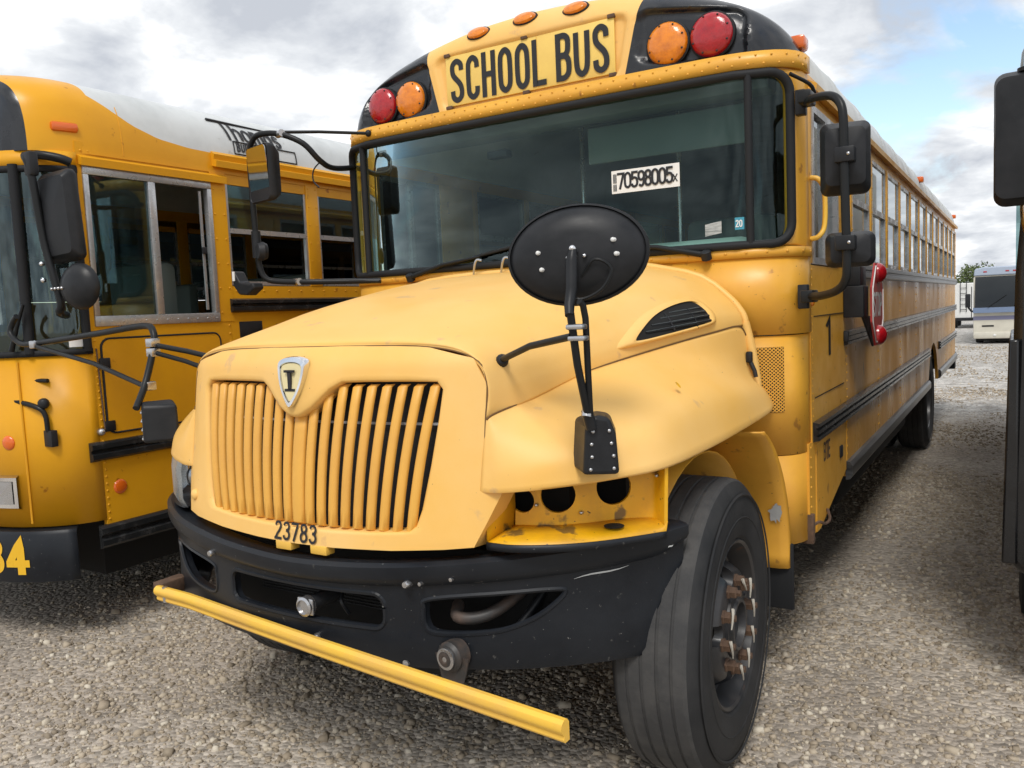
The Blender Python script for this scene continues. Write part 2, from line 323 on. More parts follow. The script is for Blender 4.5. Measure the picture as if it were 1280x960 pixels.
def lettering(name, s, h, wd, fn, m, parent, gap=.2, sx=1.0):   # fn(u, v, lift) -> xyz ; u,v in metres from text's lower left
    v = []; f = []; x = 0; lift = 0
    for ch in s:
        if ch == ' ': x += .34 * sx; continue
        gw, strokes = GL[ch]
        for fl, pts in strokes:
            P = [np.array(((x + px * sx) * h, py * h)) for px, py in pts]
            if fl: P = cr(P, 5, closed=(fl == 2))
            else: P = [a + (b - a) * j / 5 for a, b in zip(P, P[1:]) for j in range(5)] + [P[-1]]
            cl = fl == 2; k = len(P); s0 = len(v); lift += .00025
            for i, p in enumerate(P):
                a = P[(i - 1) % k] if (cl or i) else p; b = P[(i + 1) % k] if (cl or i < k - 1) else p
                d1 = p - a; d2 = b - p; l1 = np.hypot(*d1); l2 = np.hypot(*d2)
                d1 = d1 / l1 if l1 > 1e-9 else d2 / l2; d2 = d2 / l2 if l2 > 1e-9 else d1
                t = d1 + d2; t /= max(np.hypot(*t), 1e-6); nn = np.array((-t[1], t[0])); c = max(.45, nn @ np.array((-d1[1], d1[0])))
                e = np.zeros(2)
                if not cl and i == 0: e = -d2 * wd / 2 * (0 if fl else 1)
                if not cl and i == k - 1: e = d1 * wd / 2 * (0 if fl else 1)
                for sg in (-1, 1):
                    q = p + e + nn * sg * wd / 2 / c; v.append(fn(q[0], q[1], lift))
            for i in range(k if cl else k - 1):
                j = (i + 1) % k; f.append((s0 + 2 * i, s0 + 2 * i + 1, s0 + 2 * j + 1, s0 + 2 * j))
        x += gw * sx + gap
    return pyd(name, v, f, m, parent, fix=False)

# ================================================================ ground
def ground():
    rs = [0.0]; r = .25
    while r < 1500: rs.append(r); r *= 1.16
    n = 72; v = [(1, 0, 0)]; f = []
    for i, r in enumerate(rs[1:]):
        for j in range(n):
            a = 2 * math.pi * j / n; x, y = 1 + r * math.cos(a), r * math.sin(a)
            z = .012 * math.sin(x * 2.1 + .6 * y) * math.cos(y * 1.7 - .4 * x) if r < 12 else 0
            q = min(1, max(0, (y - 14) / 20)); z -= .40 * q * q * (3 - 2 * q)
            v.append((x, y, z))
    for j in range(n): f.append((0, 1 + j, 1 + (j + 1) % n))
    for i in range(len(rs) - 2):
        for j in range(n): f.append((1 + i * n + j, 1 + (i + 1) * n + j, 1 + (i + 1) * n + (j + 1) % n, 1 + i * n + (j + 1) % n))
    m = bpy.data.materials.new('gravel_ground'); m.use_nodes = True; t = m.node_tree; b = t.nodes['Principled BSDF']; l = t.links.new
    b.inputs['Roughness'].default_value = .9
    c = t.nodes.new('ShaderNodeTexCoord')
    vo = t.nodes.new('ShaderNodeTexVoronoi'); vo.inputs['Scale'].default_value = 42; l(c.outputs['Object'], vo.inputs[0])
    n1 = t.nodes.new('ShaderNodeTexNoise'); n1.inputs['Scale'].default_value = .55; n1.inputs['Detail'].default_value = 5; l(c.outputs['Object'], n1.inputs[0])
    n2 = t.nodes.new('ShaderNodeTexNoise'); n2.inputs['Scale'].default_value = 130; n2.inputs['Detail'].default_value = 3; l(c.outputs['Object'], n2.inputs[0])
    rp = t.nodes.new('ShaderNodeValToRGB'); l(n1.outputs[0], rp.inputs[0])
    rp.color_ramp.elements[0].position = .36; rp.color_ramp.elements[0].color = (*srgb(150, 133, 111), 1)
    rp.color_ramp.elements[1].position = .62; rp.color_ramp.elements[1].color = (*srgb(180, 165, 143), 1)
    # ground colour turns paler further down the yard
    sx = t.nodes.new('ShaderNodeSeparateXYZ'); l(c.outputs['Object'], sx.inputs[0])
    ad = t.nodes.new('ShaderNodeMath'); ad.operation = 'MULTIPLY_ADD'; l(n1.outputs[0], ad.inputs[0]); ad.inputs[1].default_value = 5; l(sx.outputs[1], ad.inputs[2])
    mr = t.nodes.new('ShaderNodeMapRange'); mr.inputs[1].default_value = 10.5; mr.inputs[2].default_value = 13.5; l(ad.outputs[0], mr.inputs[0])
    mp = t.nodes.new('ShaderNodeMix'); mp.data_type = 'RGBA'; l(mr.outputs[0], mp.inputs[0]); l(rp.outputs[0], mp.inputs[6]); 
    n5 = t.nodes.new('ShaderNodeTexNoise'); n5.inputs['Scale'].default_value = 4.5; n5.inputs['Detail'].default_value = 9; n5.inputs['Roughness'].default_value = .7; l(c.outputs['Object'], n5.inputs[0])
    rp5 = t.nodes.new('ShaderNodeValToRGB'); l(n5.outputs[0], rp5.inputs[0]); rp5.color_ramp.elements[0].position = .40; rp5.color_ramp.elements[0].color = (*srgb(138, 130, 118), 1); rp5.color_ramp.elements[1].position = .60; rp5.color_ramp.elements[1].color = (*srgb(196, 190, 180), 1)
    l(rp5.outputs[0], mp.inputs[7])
    vr = t.nodes.new('ShaderNodeMix'); vr.data_type = 'RGBA'; vr.blend_type = 'OVERLAY'; vr.inputs[0].default_value = .45; l(mp.outputs[2], vr.inputs[6]); bw = t.nodes.new('ShaderNodeRGBToBW'); l(vo.outputs['Color'], bw.inputs[0]); l(bw.outputs[0], vr.inputs[7])
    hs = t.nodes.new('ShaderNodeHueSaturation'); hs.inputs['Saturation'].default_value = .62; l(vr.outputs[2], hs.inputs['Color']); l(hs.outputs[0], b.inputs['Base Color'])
    bp = t.nodes.new('ShaderNodeBump'); bp.inputs['Strength'].default_value = .9; bp.inputs['Distance'].default_value = .012; l(vo.outputs['Distance'], bp.inputs['Height']); bp.invert = True
    b2 = t.nodes.new('ShaderNodeBump'); b2.inputs['Strength'].default_value = .5; b2.inputs['Distance'].default_value = .004; l(n2.outputs[0], b2.inputs['Height']); l(bp.outputs[0], b2.inputs['Normal']); l(b2.outputs[0], b.inputs['Normal'])
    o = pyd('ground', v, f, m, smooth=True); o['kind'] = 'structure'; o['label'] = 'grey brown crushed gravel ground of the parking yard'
ground()

def gravel():
    # irregular stones (8 corners, 12 triangles each), scattered with density falling with distance from the vehicles' fronts
    P = []
    def scat(n, x0, x1, y0, y1, s0, s1):
        xs = rng.uniform(x0, x1, n); ys = rng.uniform(y0, y1, n); sz = s0 * (s1 / s0) ** (rng.random(n) ** 2.2)
        patch = np.sin(xs * 1.3 + 1.1 * np.sin(ys * .9)) * np.sin(ys * 1.6 + xs * .5)
        keep = rng.random(n) < np.clip(.66 + .75 * patch, .10, 1)
        P.append(np.stack([xs, ys, sz], 1)[keep])
    scat(52000, -3.6, 3.4, -2.6, 1.0, .007, .030); scat(1500, -3.6, 3.4, -2.6, 1.0, .024, .050)
    scat(26000, .6, 3.0, 1.0, 6.0, .009, .032); scat(900, .4, 3.0, 1.0, 6.0, .02, .04)
    scat(11000, .6, 4.0, 6.0, 13.0, .014, .034); scat(6000, -1.0, 5.0, 13.0, 26.0, .02, .045)
    P = np.concatenate(P); n = len(P)
    base = np.array([(-1, -1, -1), (1, -1, -1), (1, 1, -1), (-1, 1, -1), (-1, -1, 1), (1, -1, 1), (1, 1, 1), (-1, 1, 1)], float) * .5
    V = base[None] * np.ones((n, 1, 1)); V *= 1 + rng.uniform(-.42, .2, (n, 8, 3))
    V[:, 4:, :2] *= rng.uniform(.45, .85, (n, 1, 1))
    V *= np.stack([rng.uniform(.8, 1.5, n), rng.uniform(.6, 1.1, n), rng.uniform(.4, .85, n)], 1)[:, None]
    a = rng.uniform(0, 2 * np.pi, n); ca, sa = np.cos(a)[:, None], np.sin(a)[:, None]
    tl = rng.normal(0, .28, n)[:, None]
    x, y, z = V[..., 0], V[..., 1], V[..., 2]; y, z = y * np.cos(tl) - z * np.sin(tl), y * np.sin(tl) + z * np.cos(tl)
    x, y = x * ca - y * sa, x * sa + y * ca
    V = np.stack([x, y, z], 2) * P[:, 2][:, None, None]
    V[..., 0] += P[:, 0][:, None]; V[..., 1] += P[:, 1][:, None]
    V[..., 2] += (.012 * np.sin(P[:, 0] * 2.1 + .6 * P[:, 1]) * np.cos(P[:, 1] * 1.7 - .4 * P[:, 0]) + P[:, 2] * .08)[:, None]
    F = np.array([(0, 3, 2, 1), (4, 5, 6, 7), (0, 1, 5, 4), (1, 2, 6, 5), (2, 3, 7, 6), (3, 0, 4, 7)])
    faces = (F[None] + 8 * np.arange(n)[:, None, None]).reshape(-1, 4)
    me = bpy.data.meshes.new('gravel'); me.vertices.add(n * 8); me.vertices.foreach_set('co', V.reshape(-1)); me.loops.add(faces.size); me.loops.foreach_set('vertex_index', faces.reshape(-1).astype(np.int32))
    me.polygons.add(len(faces)); me.polygons.foreach_set('loop_start', np.arange(0, faces.size, 4, dtype=np.int32)); me.update(); me.validate()
    m = bpy.data.materials.new('gravel_stone'); m.use_nodes = True; t = m.node_tree; b = t.nodes['Principled BSDF']; l = t.links.new; b.inputs['Roughness'].default_value = .88
    g = t.nodes.new('ShaderNodeNewGeometry'); rp = t.nodes.new('ShaderNodeValToRGB'); l(g.outputs['Random Per Island'], rp.inputs[0])
    e = rp.color_ramp.elements; e[0].position = 0; e[0].color = (*srgb(134, 122, 105), 1); e[1].position = 1; e[1].color = (*srgb(204, 195, 178), 1)
    k = e.new(.45); k.color = (*srgb(166, 152, 132), 1); k = e.new(.8); k.color = (*srgb(180, 167, 147), 1)
    l(rp.outputs[0], b.inputs['Base Color'])
    o = link('gravel', me, m); o['kind'] = 'stuff'; o['label'] = 'loose grey and tan gravel stones strewn over the yard'; o['category'] = 'gravel'
gravel()

# ================================================================ the school bus in front
BUS = empty('school_bus', (0, 0, 0), 'long yellow school bus with faded hood, black bumper and one missing headlight', 'bus')
# plan of the body front (x, y), mirrored; s = arc length from the centre line
PL = cr([(0, .655), (.5, .659), (.9, .668), (1.02, .683), (1.12, .722), (1.18, .772), (1.212, .84), (1.22, .93)], 8)
PS = [0.0]
for a, b in zip(PL, PL[1:]): PS.append(PS[-1] + float(np.hypot(*(b - a))))
SM = PS[-1]
def plan(s, out=0.0):
    q = abs(s); x = float(np.interp(q, PS, [p[0] for p in PL])); y = float(np.interp(q, PS, [p[1] for p in PL]))
    q2 = min(q + .01, SM); q1 = q2 - .02 if q2 - .02 > 0 else 0
    tx = np.interp(q2, PS, [p[0] for p in PL]) - np.interp(q1, PS, [p[0] for p in PL]); ty = np.interp(q2, PS, [p[1] for p in PL]) - np.interp(q1, PS, [p[1] for p in PL])
    l_ = math.hypot(tx, ty); x += ty / l_ * out; y -= tx / l_ * out
    return (x if s >= 0 else -x, y)
def S_of(x): return float(np.interp(abs(x), [p[0] for p in PL], PS)) * (1 if x >= 0 else -1)
def plan_y(x): return float(np.interp(abs(x), [p[0] for p in PL], [p[1] for p in PL]))
SS = np.linspace(-SM, SM, 81)
def plan_band(name, z0, z1, m, s0=-SM, s1=SM, out=0, thick=.02, n=61):
    ss = np.linspace(s0, s1, n)
    return grid(name, [[(*plan(s, out), z) for s in ss] for z in (z0, z1)], m, BUS, thick=thick, smooth=True, angle=40)
ROOF = cr([(1.215, 2.55), (1.205, 2.64), (1.175, 2.725), (1.10, 2.81), (.98, 2.885), (.8, 2.955), (.55, 3.015), (.28, 3.052), (0, 3.065)], 6)
RX = np.array([p[0] for p in ROOF]); RZ = np.array([p[1] for p in ROOF])
def roof_x(z): return float(np.interp(z, RZ, RX))
def roof_z(x): return float(np.interp(abs(x), RX[::-1], RZ[::-1]))
def arc_d(x, z):
    a = np.stack([RX[:-1], RZ[:-1]], 1); b = np.stack([RX[1:], RZ[1:]], 1); p = np.array((abs(x), z)); ab = b - a
    t = np.clip(((p - a) * ab).sum(1) / (ab * ab).sum(1), 0, 1); return float(np.min(np.hypot(*(p - a - ab * t[:, None]).T)))

# cowl and corners below the windshield
plan_band('cowl_corner', .99, 1.497, 'body', out=-.004)
plan_band('corner_foot', .60, .986, 'body', s0=S_of(1.06), s1=SM, out=-.006, n=15); plan_band('corner_foot', .60, .986, 'body', s0=-SM, s1=S_of(-1.06), out=-.006, n=15)
plan_band('cowl_panel', 1.502, 1.83, 'body', out=.004)
plan_band('windshield_sill', 1.825, 1.866, 'body', out=.012)
rivets('sill_rivets', [(*plan(s, .0125), 1.847) for s in np.linspace(-SM + .03, SM - .03, 34)], [(plan(s, .1)[0] - plan(s)[0], plan(s, .1)[1] - plan(s)[1], 0) for s in np.linspace(-SM + .03, SM - .03, 34)], 'body', BUS)
# windshield surround: ring between a rectangle and the rounded opening
S1 = S_of(1.172) + .01; zo0, zo1, zi0, zi1 = 1.862, 2.60, 1.878, 2.568
def ring_pts(x0, x1, z0, z1, r, k=14):
    c = rrect(x0, x1, z0, z1, r, 6); out = []
    for i in range(len(c)):
        a = np.array(c[i]); b = np.array(c[(i + 1) % len(c)]); m_ = 16 if np.hypot(*(b - a)) > .3 else 1
        out += [tuple(a + (b - a) * j / m_) for j in range(m_)]
    return out
inn = ring_pts(-S1, S1, zi0, zi1, .085); outr = []
for (s, z) in inn:
    outr.append((s, z))
def to_rect(p):
    s, z = p; ks = s / S1; kz = (z - (zi0 + zi1) / 2) / ((zi1 - zi0) / 2)
    zc, zh = (zo0 + zo1) / 2, (zo1 - zo0) / 2
    return (max(-1, min(1, ks * (1.06 if abs(ks) > .93 else 1))) * SM if abs(ks) > .93 else s, zc + zh * max(-1, min(1, kz * (1.12 if abs(kz) > .8 else 1))))
rows = []
for t in (0, .35, .7, 1):
    rows.append([(*plan(a[0] + (to_rect(a)[0] - a[0]) * t), a[1] + (to_rect(a)[1] - a[1]) * t) for a in inn])
grid('windshield_frame', rows, 'body', BUS, thick=.03, closeu=True, angle=50)
ws = hold('windshield', BUS)
tube('gasket', [(*plan(s, .008), z) for s, z in inn + inn[:1]], .019, 'rubber', ws, n=8, cap=False)
gss = np.linspace(-S1 + .002, S1 - .002, 61)
def zlim(s, top):
    d = S1 - abs(s); r = .085
    k = 0 if d >= r else r - math.sqrt(max(0, r * r - (r - d) ** 2))
    return zi1 - k if top else zi0 + k
grid('glass', [[(*plan(s, -.004), zlim(s, False) + (zlim(s, True) - zlim(s, False)) * t) for s in gss] for t in (0, .5, 1)], 'wshield', ws)
for sg in (-1, 1):
    s = S_of(sg * 1.035); x, y = plan(s, .004)
    tube('divider', [(x, y, zi0), (x, y, zi1)], .017, 'rubber', ws, n=8)
# trim band with rivets above the windshield
plan_band('cap_trim', 2.588, 2.655, 'body', out=.010)
pts, nr = [], []
for z, ph in ((2.605, 0), (2.64, .5)):
    for i in range(44):
        s = -SM + .03 + (2 * SM - .06) * (i + ph) / 44; a = plan(s, .0105); b = plan(s, .1); pts.append((*a, z)); nr.append((b[0] - a[0], b[1] - a[1], 0))
rivets('trim_rivets', pts, nr, 'body', BUS, .0055)

# front cap -----------------------------------------------------------
def sdbox(x, z, cx_, cz_, hx, hz, r):
    qx, qz = abs(x - cx_) - hx + r, abs(z - cz_) - hz + r
    return math.hypot(max(qx, 0), max(qz, 0)) + min(max(qx, qz), 0) - r
def cap_y(x, z, deep=0.0):
    d = arc_d(x, z); r = .13; y = plan_y(min(abs(x), 1.205)) + .012
    if d < r: y += r * (1 - math.sqrt(max(0, 1 - (1 - d / r) ** 2)))
    sgn = sdbox(x + .0, z, 0, 2.79, .50 + .2 * (z - 2.79), .135, .05); y += .022 * min(1, max(0, -sgn / .02 + .2))
    sl_ = sdbox(abs(x), z + .16 * (abs(x) - .79), .795, 2.775, .235, .115, .06); y += .035 * min(1, max(0, -sl_ / .022 + .2))
    return y
def xb(z): return .499 + .252 * (z - 2.638)
cap = hold('front_cap', BUS)
rows = []
for a in np.linspace(-1, 1, 97):
    col = []
    for v_ in np.linspace(0, 1, 41):
        z = 2.8
        for _ in range(6):
            x = a * xb(z); z = 2.65 + v_ * (roof_z(x) - 2.65)
        col.append((x, cap_y(x, z), z))
    col += [(x, y_, roof_z(x) + .001) for y_ in (.86, .98)]
    rows.append(col)
grid('cap_centre', rows, 'hood', cap, angle=60)
for sg in (-1, 1):
    rows = []
    ztop = 2.9
    for _ in range(20): ztop = roof_z(xb(ztop))
    zz_ = 2.65 + (ztop - 2.65) * np.linspace(0, 1, 61)
    for z in zz_:
        x0, x1 = xb(z) + .0005, roof_x(z)
        rows.append([(sg * (x0 + (x1 - x0) * t), cap_y(x0 + (x1 - x0) * t, z), z) for t in np.sin(np.linspace(0, 1, 49) * math.pi / 2)] + [(sg * x1, y_, z) for y_ in (.94, .98)])
    grid('lamp_panel', rows, 'cap', cap, angle=60)
    for nm, x, mm in (('red_lamp', .887, 'red'), ('amber_lamp', .696, 'amber')):
        lp = hold(nm, cap); z = 2.757; y = cap_y(x, z) - .004
        lathe('lamp_bezel', [(.098, .02), (.098, -.012), (.088, -.016)], (sg * x, y, z), (0, 1, 0), 'rubber', lp, 28)
        lathe('lens', [(.09, .0), (.09, -.022), (.082, -.034), (.06, -.044), (.03, -.05), (0, -.051)], (sg * x, y, z), (0, 1, 0), mm, lp, 28)
        rivets('lens_screws', [(sg * x + .078 * math.cos(R(45 * k + 20)), y - .0375, z + .078 * math.sin(R(45 * k + 20))) for k in range(8)], (0, -1, 0), 'black', lp, .005)
for x in (-.264, 0, .264):
    z = roof_z(x) - .052; y = cap_y(x, z)
    o = lathe('marker_lamp', [(.052, .01), (.052, -.008), (.045, -.02), (.028, -.027), (0, -.029)], (0, 0, 0), (0, 1, -.35), 'amber', cap, 24); o.location = (x, y, z); o.scale = (1.15, 1, .58)
    o2 = lathe('marker_bezel', [(.058, .01), (.058, -.004), (.052, -.006)], (0, 0, 0), (0, 1, -.35), 'rubber', cap, 24); o2.location = (x, y, z); o2.scale = (1.15, 1, .60)
for sg in (-1, 1):
    box('side_marker', (sg * 1.165 - .03, .93, 2.70), (sg * 1.165 + .045, 1.02, 2.76), 'orange', cap, .015)
sg_ = hold('sign_board', cap)
YS = cap_y(0, 2.8) - .008
box('sign_plate', (-.457, YS - .004, 2.678), (.457, YS + .006, 2.918), 'signy', sg_, .002)
box('plate_joint', (.062, YS - .0052, 2.679), (.0645, YS - .003, 2.917), 'arm', sg_)
txt = 'SCHOOL BUS'; hh = .186; sxx = .60; gp = .212; tw = textw(txt, gp, sxx) * hh
lettering('sign_lettering', txt, hh, .0265, lambda u, v, d: (-tw / 2 + u, YS - .0058 - d, 2.702 + v), 'black', sg_, gp, sxx)
for x in (-.445, 0, .445):
    for z in (2.672, 2.924): box('sign_clip', (x - .018, YS - .012, z - .009), (x + .018, YS + .006, z + .009), 'rust', sg_, .004)
# roof
rows = [[(sg * x, y_, z) for sg, (x, z) in [(-1, p) for p in ROOF] + [(1, p) for p in ROOF[::-1][1:]]] for y_ in (.97, 3, 6, 9, 10.42)]
rows.append([(p[0] * .97, 10.56, 2.55 + (p[2] - 2.55) * .93) for p in rows[-1]])
grid('roof', rows, 'roof', BUS, thick=.04, angle=50)
for k in range(12):
    y = 1.75 + k * .77
    o = tube('roof_seam', [(sg * x * 1.0, y, z + .001) for sg, (x, z) in [(-1, p) for p in ROOF[4::3]] + [(1, p) for p in ROOF[::-1][1::3][:-1]]], .006, 'roof', BUS, n=6)
tube('antenna', [(.2, 3.1, 3.05), (.2, 3.1, 3.62)], .004, 'black', BUS, n=6)
for y, x in ((5.8, 1.19), (10.38, 1.19)):
    for sg in (-1, 1): box('side_marker', (sg * x - .03, y - .05, 2.665), (sg * x + .045, y + .05, 2.715), 'orange', BUS, .012)

# body sides -------------------------------------------------------------
YEND = 10.5; W0, NW, PW = 1.98, 12, .708
for sg in (-1, 1):
    X = sg * 1.22
    def pan(name, y0, y1, z0, z1, m='side', poly=None, out=0.0):
        pg = poly or [(y0 + .002, z0), (y1 - .002, z0), (y1 - .002, z1), (y0 + .002, z1)]
        return prism(name, pg, 0, X + sg * out, X - sg * .03, m, BUS)
    yb = [1.79, 2.95, 4.1, 5.25, 6.36, 7.64, 8.75, 9.7, YEND]
    for a, b in zip(yb, yb[1:]):
        if a == 6.36:
            arc = [(7.0 + .60 * math.cos(R(t)), .52 + .60 * math.sin(R(t))) for t in np.linspace(164, 16, 19)]
            pan('side_panel', a, b, .70, 1.79, poly=[(a + .002, 1.06), (a + .002, 1.79), (b - .002, 1.79), (b - .002, 1.06)][0:1] and [(a + .002, .70), (a + .01, .70)] + arc + [(b - .01, .70), (b - .002, .70), (b - .002, 1.79), (a + .002, 1.79)])
        else: pan('side_panel', a, b, .70, 1.79)
    # front door-height panels
    pan('front_side_panel', .925, 1.79, 1.0, 1.79, m='body', out=.001)
    pan('skirt_panel', .87, .99, 0, 0, m='body', poly=[(.87, .62), (.99, .60), (.99, 1.02), (.87, 1.02)])
    pan('battery_door', 1.0, 1.74, 0, 0, m='body', poly=[(1.0, .60), (1.08, .60), (1.60, .72), (1.74, .75), (1.74, 1.0), (1.0, 1.0)], out=.004)
    # rails
    def rail(name, y0, y1, z0, z1, m, ribs=2, d=.022):
        h = (z1 - z0) / ribs; pg = [(X - sg * .005, z0)]
        for k in range(ribs):
            pg += [(X + sg * d * .55, z0 + k * h + .004), (X + sg * d, z0 + k * h + h * .25), (X + sg * d, z0 + k * h + h * .75), (X + sg * d * .55, z0 + (k + 1) * h - .004)]
        pg += [(X - sg * .005, z1)]
        return prism(name, pg, 1, y0, y1, m, BUS)
    rail('belt_rail', 1.95, YEND + .02, 1.745, 1.83, 'railg', 2)
    rail('side_rail', 1.72, YEND + .02, 1.395, 1.475, 'rail', 3)
    rail('floor_rail', .945, 6.37, 1.015, 1.105, 'rail', 3, .028); rail('floor_rail', 7.63, YEND + .02, 1.015, 1.105, 'rail', 3, .028)
    rail('skirt_rail', 1.77, 6.36, .685, .785, 'railg', 1, .03); rail('skirt_rail', 7.64, YEND + .02, .685, .785, 'railg', 1, .03)
    # upper structure
    prism('window_header', [(X - sg * .03, 2.475), (X - sg * .004, 2.475), (X - sg * .008, 2.60), (X - sg * .04, 2.60)], 1, .93, YEND, 'body', BUS)
    prism('drip_rail', [(X - sg * .012, 2.53), (X + sg * .03, 2.522), (X + sg * .034, 2.55), (X - sg * .012, 2.575)], 1, .95, YEND, 'body', BUS)
    pw = box('window_post', (X - sg * .035, -.033, 1.815), (X + sg * .004, .033, 2.48), 'body', BUS, .004); pw.location = (0, W0, 0)
    rp = rivets('post_rivets', [(X + sg * .0045, 0, z) for z in np.linspace(1.86, 2.44, 9)], (sg, 0, 0), 'body', pw, .006)
    for k in range(1, NW + 1): dup(pw, (0, W0 + k * PW, 0))
    w0 = hold('side_window', BUS, (0, W0 + .035, 0)); q = PW - .07; f_ = .022
    xi, xo = X - sg * .028, X - sg * .004
    for nm, a, b, c, d in (('frame_bar', 0, q, 1.832, 1.856), ('frame_bar', 0, q, 2.45, 2.474), ('frame_bar', 0, f_, 1.856, 2.45), ('frame_bar', q - f_, q, 1.856, 2.45), ('middle_bar', f_, q - f_, 2.15, 2.185)):
        box(nm, (xi, a, c), (xo, b, d), 'alu', w0)
    box('upper_pane', (X - sg * .016, f_, 2.185), (X - sg * .012, q - f_, 2.45), 'clearpane', w0); box('lower_pane', (X - sg * .024, f_, 1.856), (X - sg * .02, q - f_, 2.15), 'clearpane', w0)
    for k in range(1, NW): dup(w0, (0, W0 + .035 + k * PW, 0))
    box('corner_post', (X - sg * .035, .925, 1.80), (X, .99, 2.48), 'body', BUS, .003)
    box('driver_post', (X - sg * .035, 1.58, 1.79), (X, W0 - .033, 2.475), 'body', BUS, .003)
    dw = hold('driver_window' if sg > 0 else 'door_window', BUS)
    for a, b, c, d in ((.99, 1.58, 1.795, 1.825), (.99, 1.58, 2.445, 2.475), (.99, 1.02, 1.825, 2.445), (1.55, 1.58, 1.825, 2.445), (1.27, 1.30, 1.825, 2.445)):
        box('frame_bar', (X - sg * .03, a, c), (X + sg * .006, b, d), 'alu', dw)
    box('pane', (X - sg * .016, 1.02, 1.825), (X - sg * .012, 1.27, 2.445), 'clearpane', dw); box('pane', (X - sg * .022, 1.30, 1.825), (X - sg * .018, 1.55, 2.445), 'clearpane', dw)
    pts = [(X + sg * .001, .955, z) for z in np.linspace(1.13, 1.77, 20)] + [(X + sg * .001, .90, z) for z in np.linspace(.65, 1.0, 9)] + [(X + sg * .001, 1.80 + .0, z) for z in np.linspace(.82, 1.38, 14)]
    for y in yb[1:-1]: pts += [(X + sg * .001, y + d, z) for d in (-.02, .02) for z in np.linspace(.82, 1.70, 16) if abs(y - 7) > .7 or z > 1.2]
    rivets('panel_rivets', pts, (sg, 0, 0), 'body', BUS, .006)
prism('rear_wall', [(-1.2, .72), (1.2, .72), (1.2, 2.55), (1.1, 2.78), (.7, 2.95), (0, 3.03), (-.7, 2.95), (-1.1, 2.78), (-1.2, 2.55)], 1, YEND - .01, YEND + .06, 'body', BUS, .01)
box('rear_bumper', (-1.22, YEND + .06, .55), (1.22, YEND + .2, .80), 'bumper', BUS, .02)
box('bus_floor', (-1.18, .86, .93), (1.18, YEND - .02, .985), 'floor', BUS)
box('chassis_frame', (-.45, -.7, .46), (.45, YEND - .1, .80), 'dark', BUS); box('fuel_tank', (-1.1, 2.2, .42), (1.1, 5.6, .92), 'dark', BUS, .05)
# paint numeral, lettering on the hatch, grab rail, latches
lettering('side_numeral', '1', .16, .02, lambda u, v, d: (1.2225 + d, 1.28 + u * 2.6, 1.385 + v), 'black', BUS)
lettering('hatch_lettering', 'BTE', .075, .014, lambda u, v, d: (1.2252 + d, 1.16 + u, .90 + v), 'rust', BUS)
box('hatch_latch', (1.222, 1.55, .84), (1.232, 1.61, .90), 'plastic', BUS, .004)
box('panel_edge', (1.2215, .99, 1.205), (1.224, 1.70, 1.209), 'dark', BUS); box('panel_edge', (1.2215, .99, 1.565), (1.224, 1.70, 1.569), 'dark', BUS)
box('door_hinge', (1.222, 1.70, 1.42), (1.245, 1.73, 1.47), 'plastic', BUS, .003)
tube('grab_handle', [(1.222, .95, 2.16), (1.255, .95, 2.15), (1.275, .97, 2.10), (1.275, .97, 1.96), (1.255, .95, 1.91), (1.222, .95, 1.90)], .011, 'arm', BUS, n=8, sm=4)
tube('step_loop', [(1.21, .90, .64), (1.24, .95, .66), (1.25, 1.05, .63), (1.25, 1.15, .63), (1.23, 1.2, .66)], .007, 'rust', BUS, n=6, sm=4)
box('step_bracket', (1.19, .865, .58), (1.235, .90, .71), 'rust', BUS, .004)
# perforated vent in the corner below the windshield
vt = hold('corner_vent', BUS)
v0, v1 = S_of(1.045), S_of(1.15)
grid('vent_backing', [[(*plan(s, -.0015), z) for s in np.linspace(v0, v1, 9)] for z in (1.175, 1.45)], 'dark', vt)
k = 0; v = []; f = []
def strip(a, b, wd):
    n_ = 10; s0 = len(v); dxy = np.array(b) - np.array(a); l_ = np.hypot(*dxy); nn = np.array((-dxy[1], dxy[0])) / l_ * wd / 2
    for i in range(n_ + 1):
        p = np.array(a) + dxy * i / n_
        for q in (p - nn, p + nn):
            s = min(max(q[0], v0), v1); v.append((*plan(s, .001 + .0004 * (k % 3)), min(max(q[1], 1.175), 1.45)))
    for i in range(n_): f.append((s0 + 2 * i, s0 + 2 * i + 1, s0 + 2 * i + 3, s0 + 2 * i + 2))
wv = v1 - v0
for c in np.arange(1.175 - wv * 1.0, 1.45 + wv, .0145):
    for d in (1, -1):
        k += 1; a = (v0, c if d > 0 else c + wv * .9); b = (v1, c + wv * .9 if d > 0 else c)
        if min(a[1], b[1]) > 1.45 or max(a[1], b[1]) < 1.175: continue
        # clip to the vent's height
        def clip(p, q):
            p, q = np.array(p), np.array(q)
            for lim, lo_ in ((1.175, True), (1.45, False)):
                for A, B in ((0, 1), (1, 0)):
                    P_ = [p, q]
                    if (P_[A][1] < lim) == lo_ and P_[A][1] != lim and ((P_[B][1] > lim) == lo_):
                        t = (lim - P_[A][1]) / (P_[B][1] - P_[A][1]); P_[A] = P_[A] + (P_[B] - P_[A]) * t; p, q = P_
            return p, q
        a, b = clip(a, b)
        if np.hypot(*(np.array(b) - np.array(a))) > .01: strip(a, b, .0042)
o = pyd('vent_lattice', v, f, 'body', vt, fix=False); o['kind'] = 'stuff'
dome('corner_lamp', (1.224, .945, 1.63), (1, 0, 0), .018, .012, 'amber', BUS, 14)

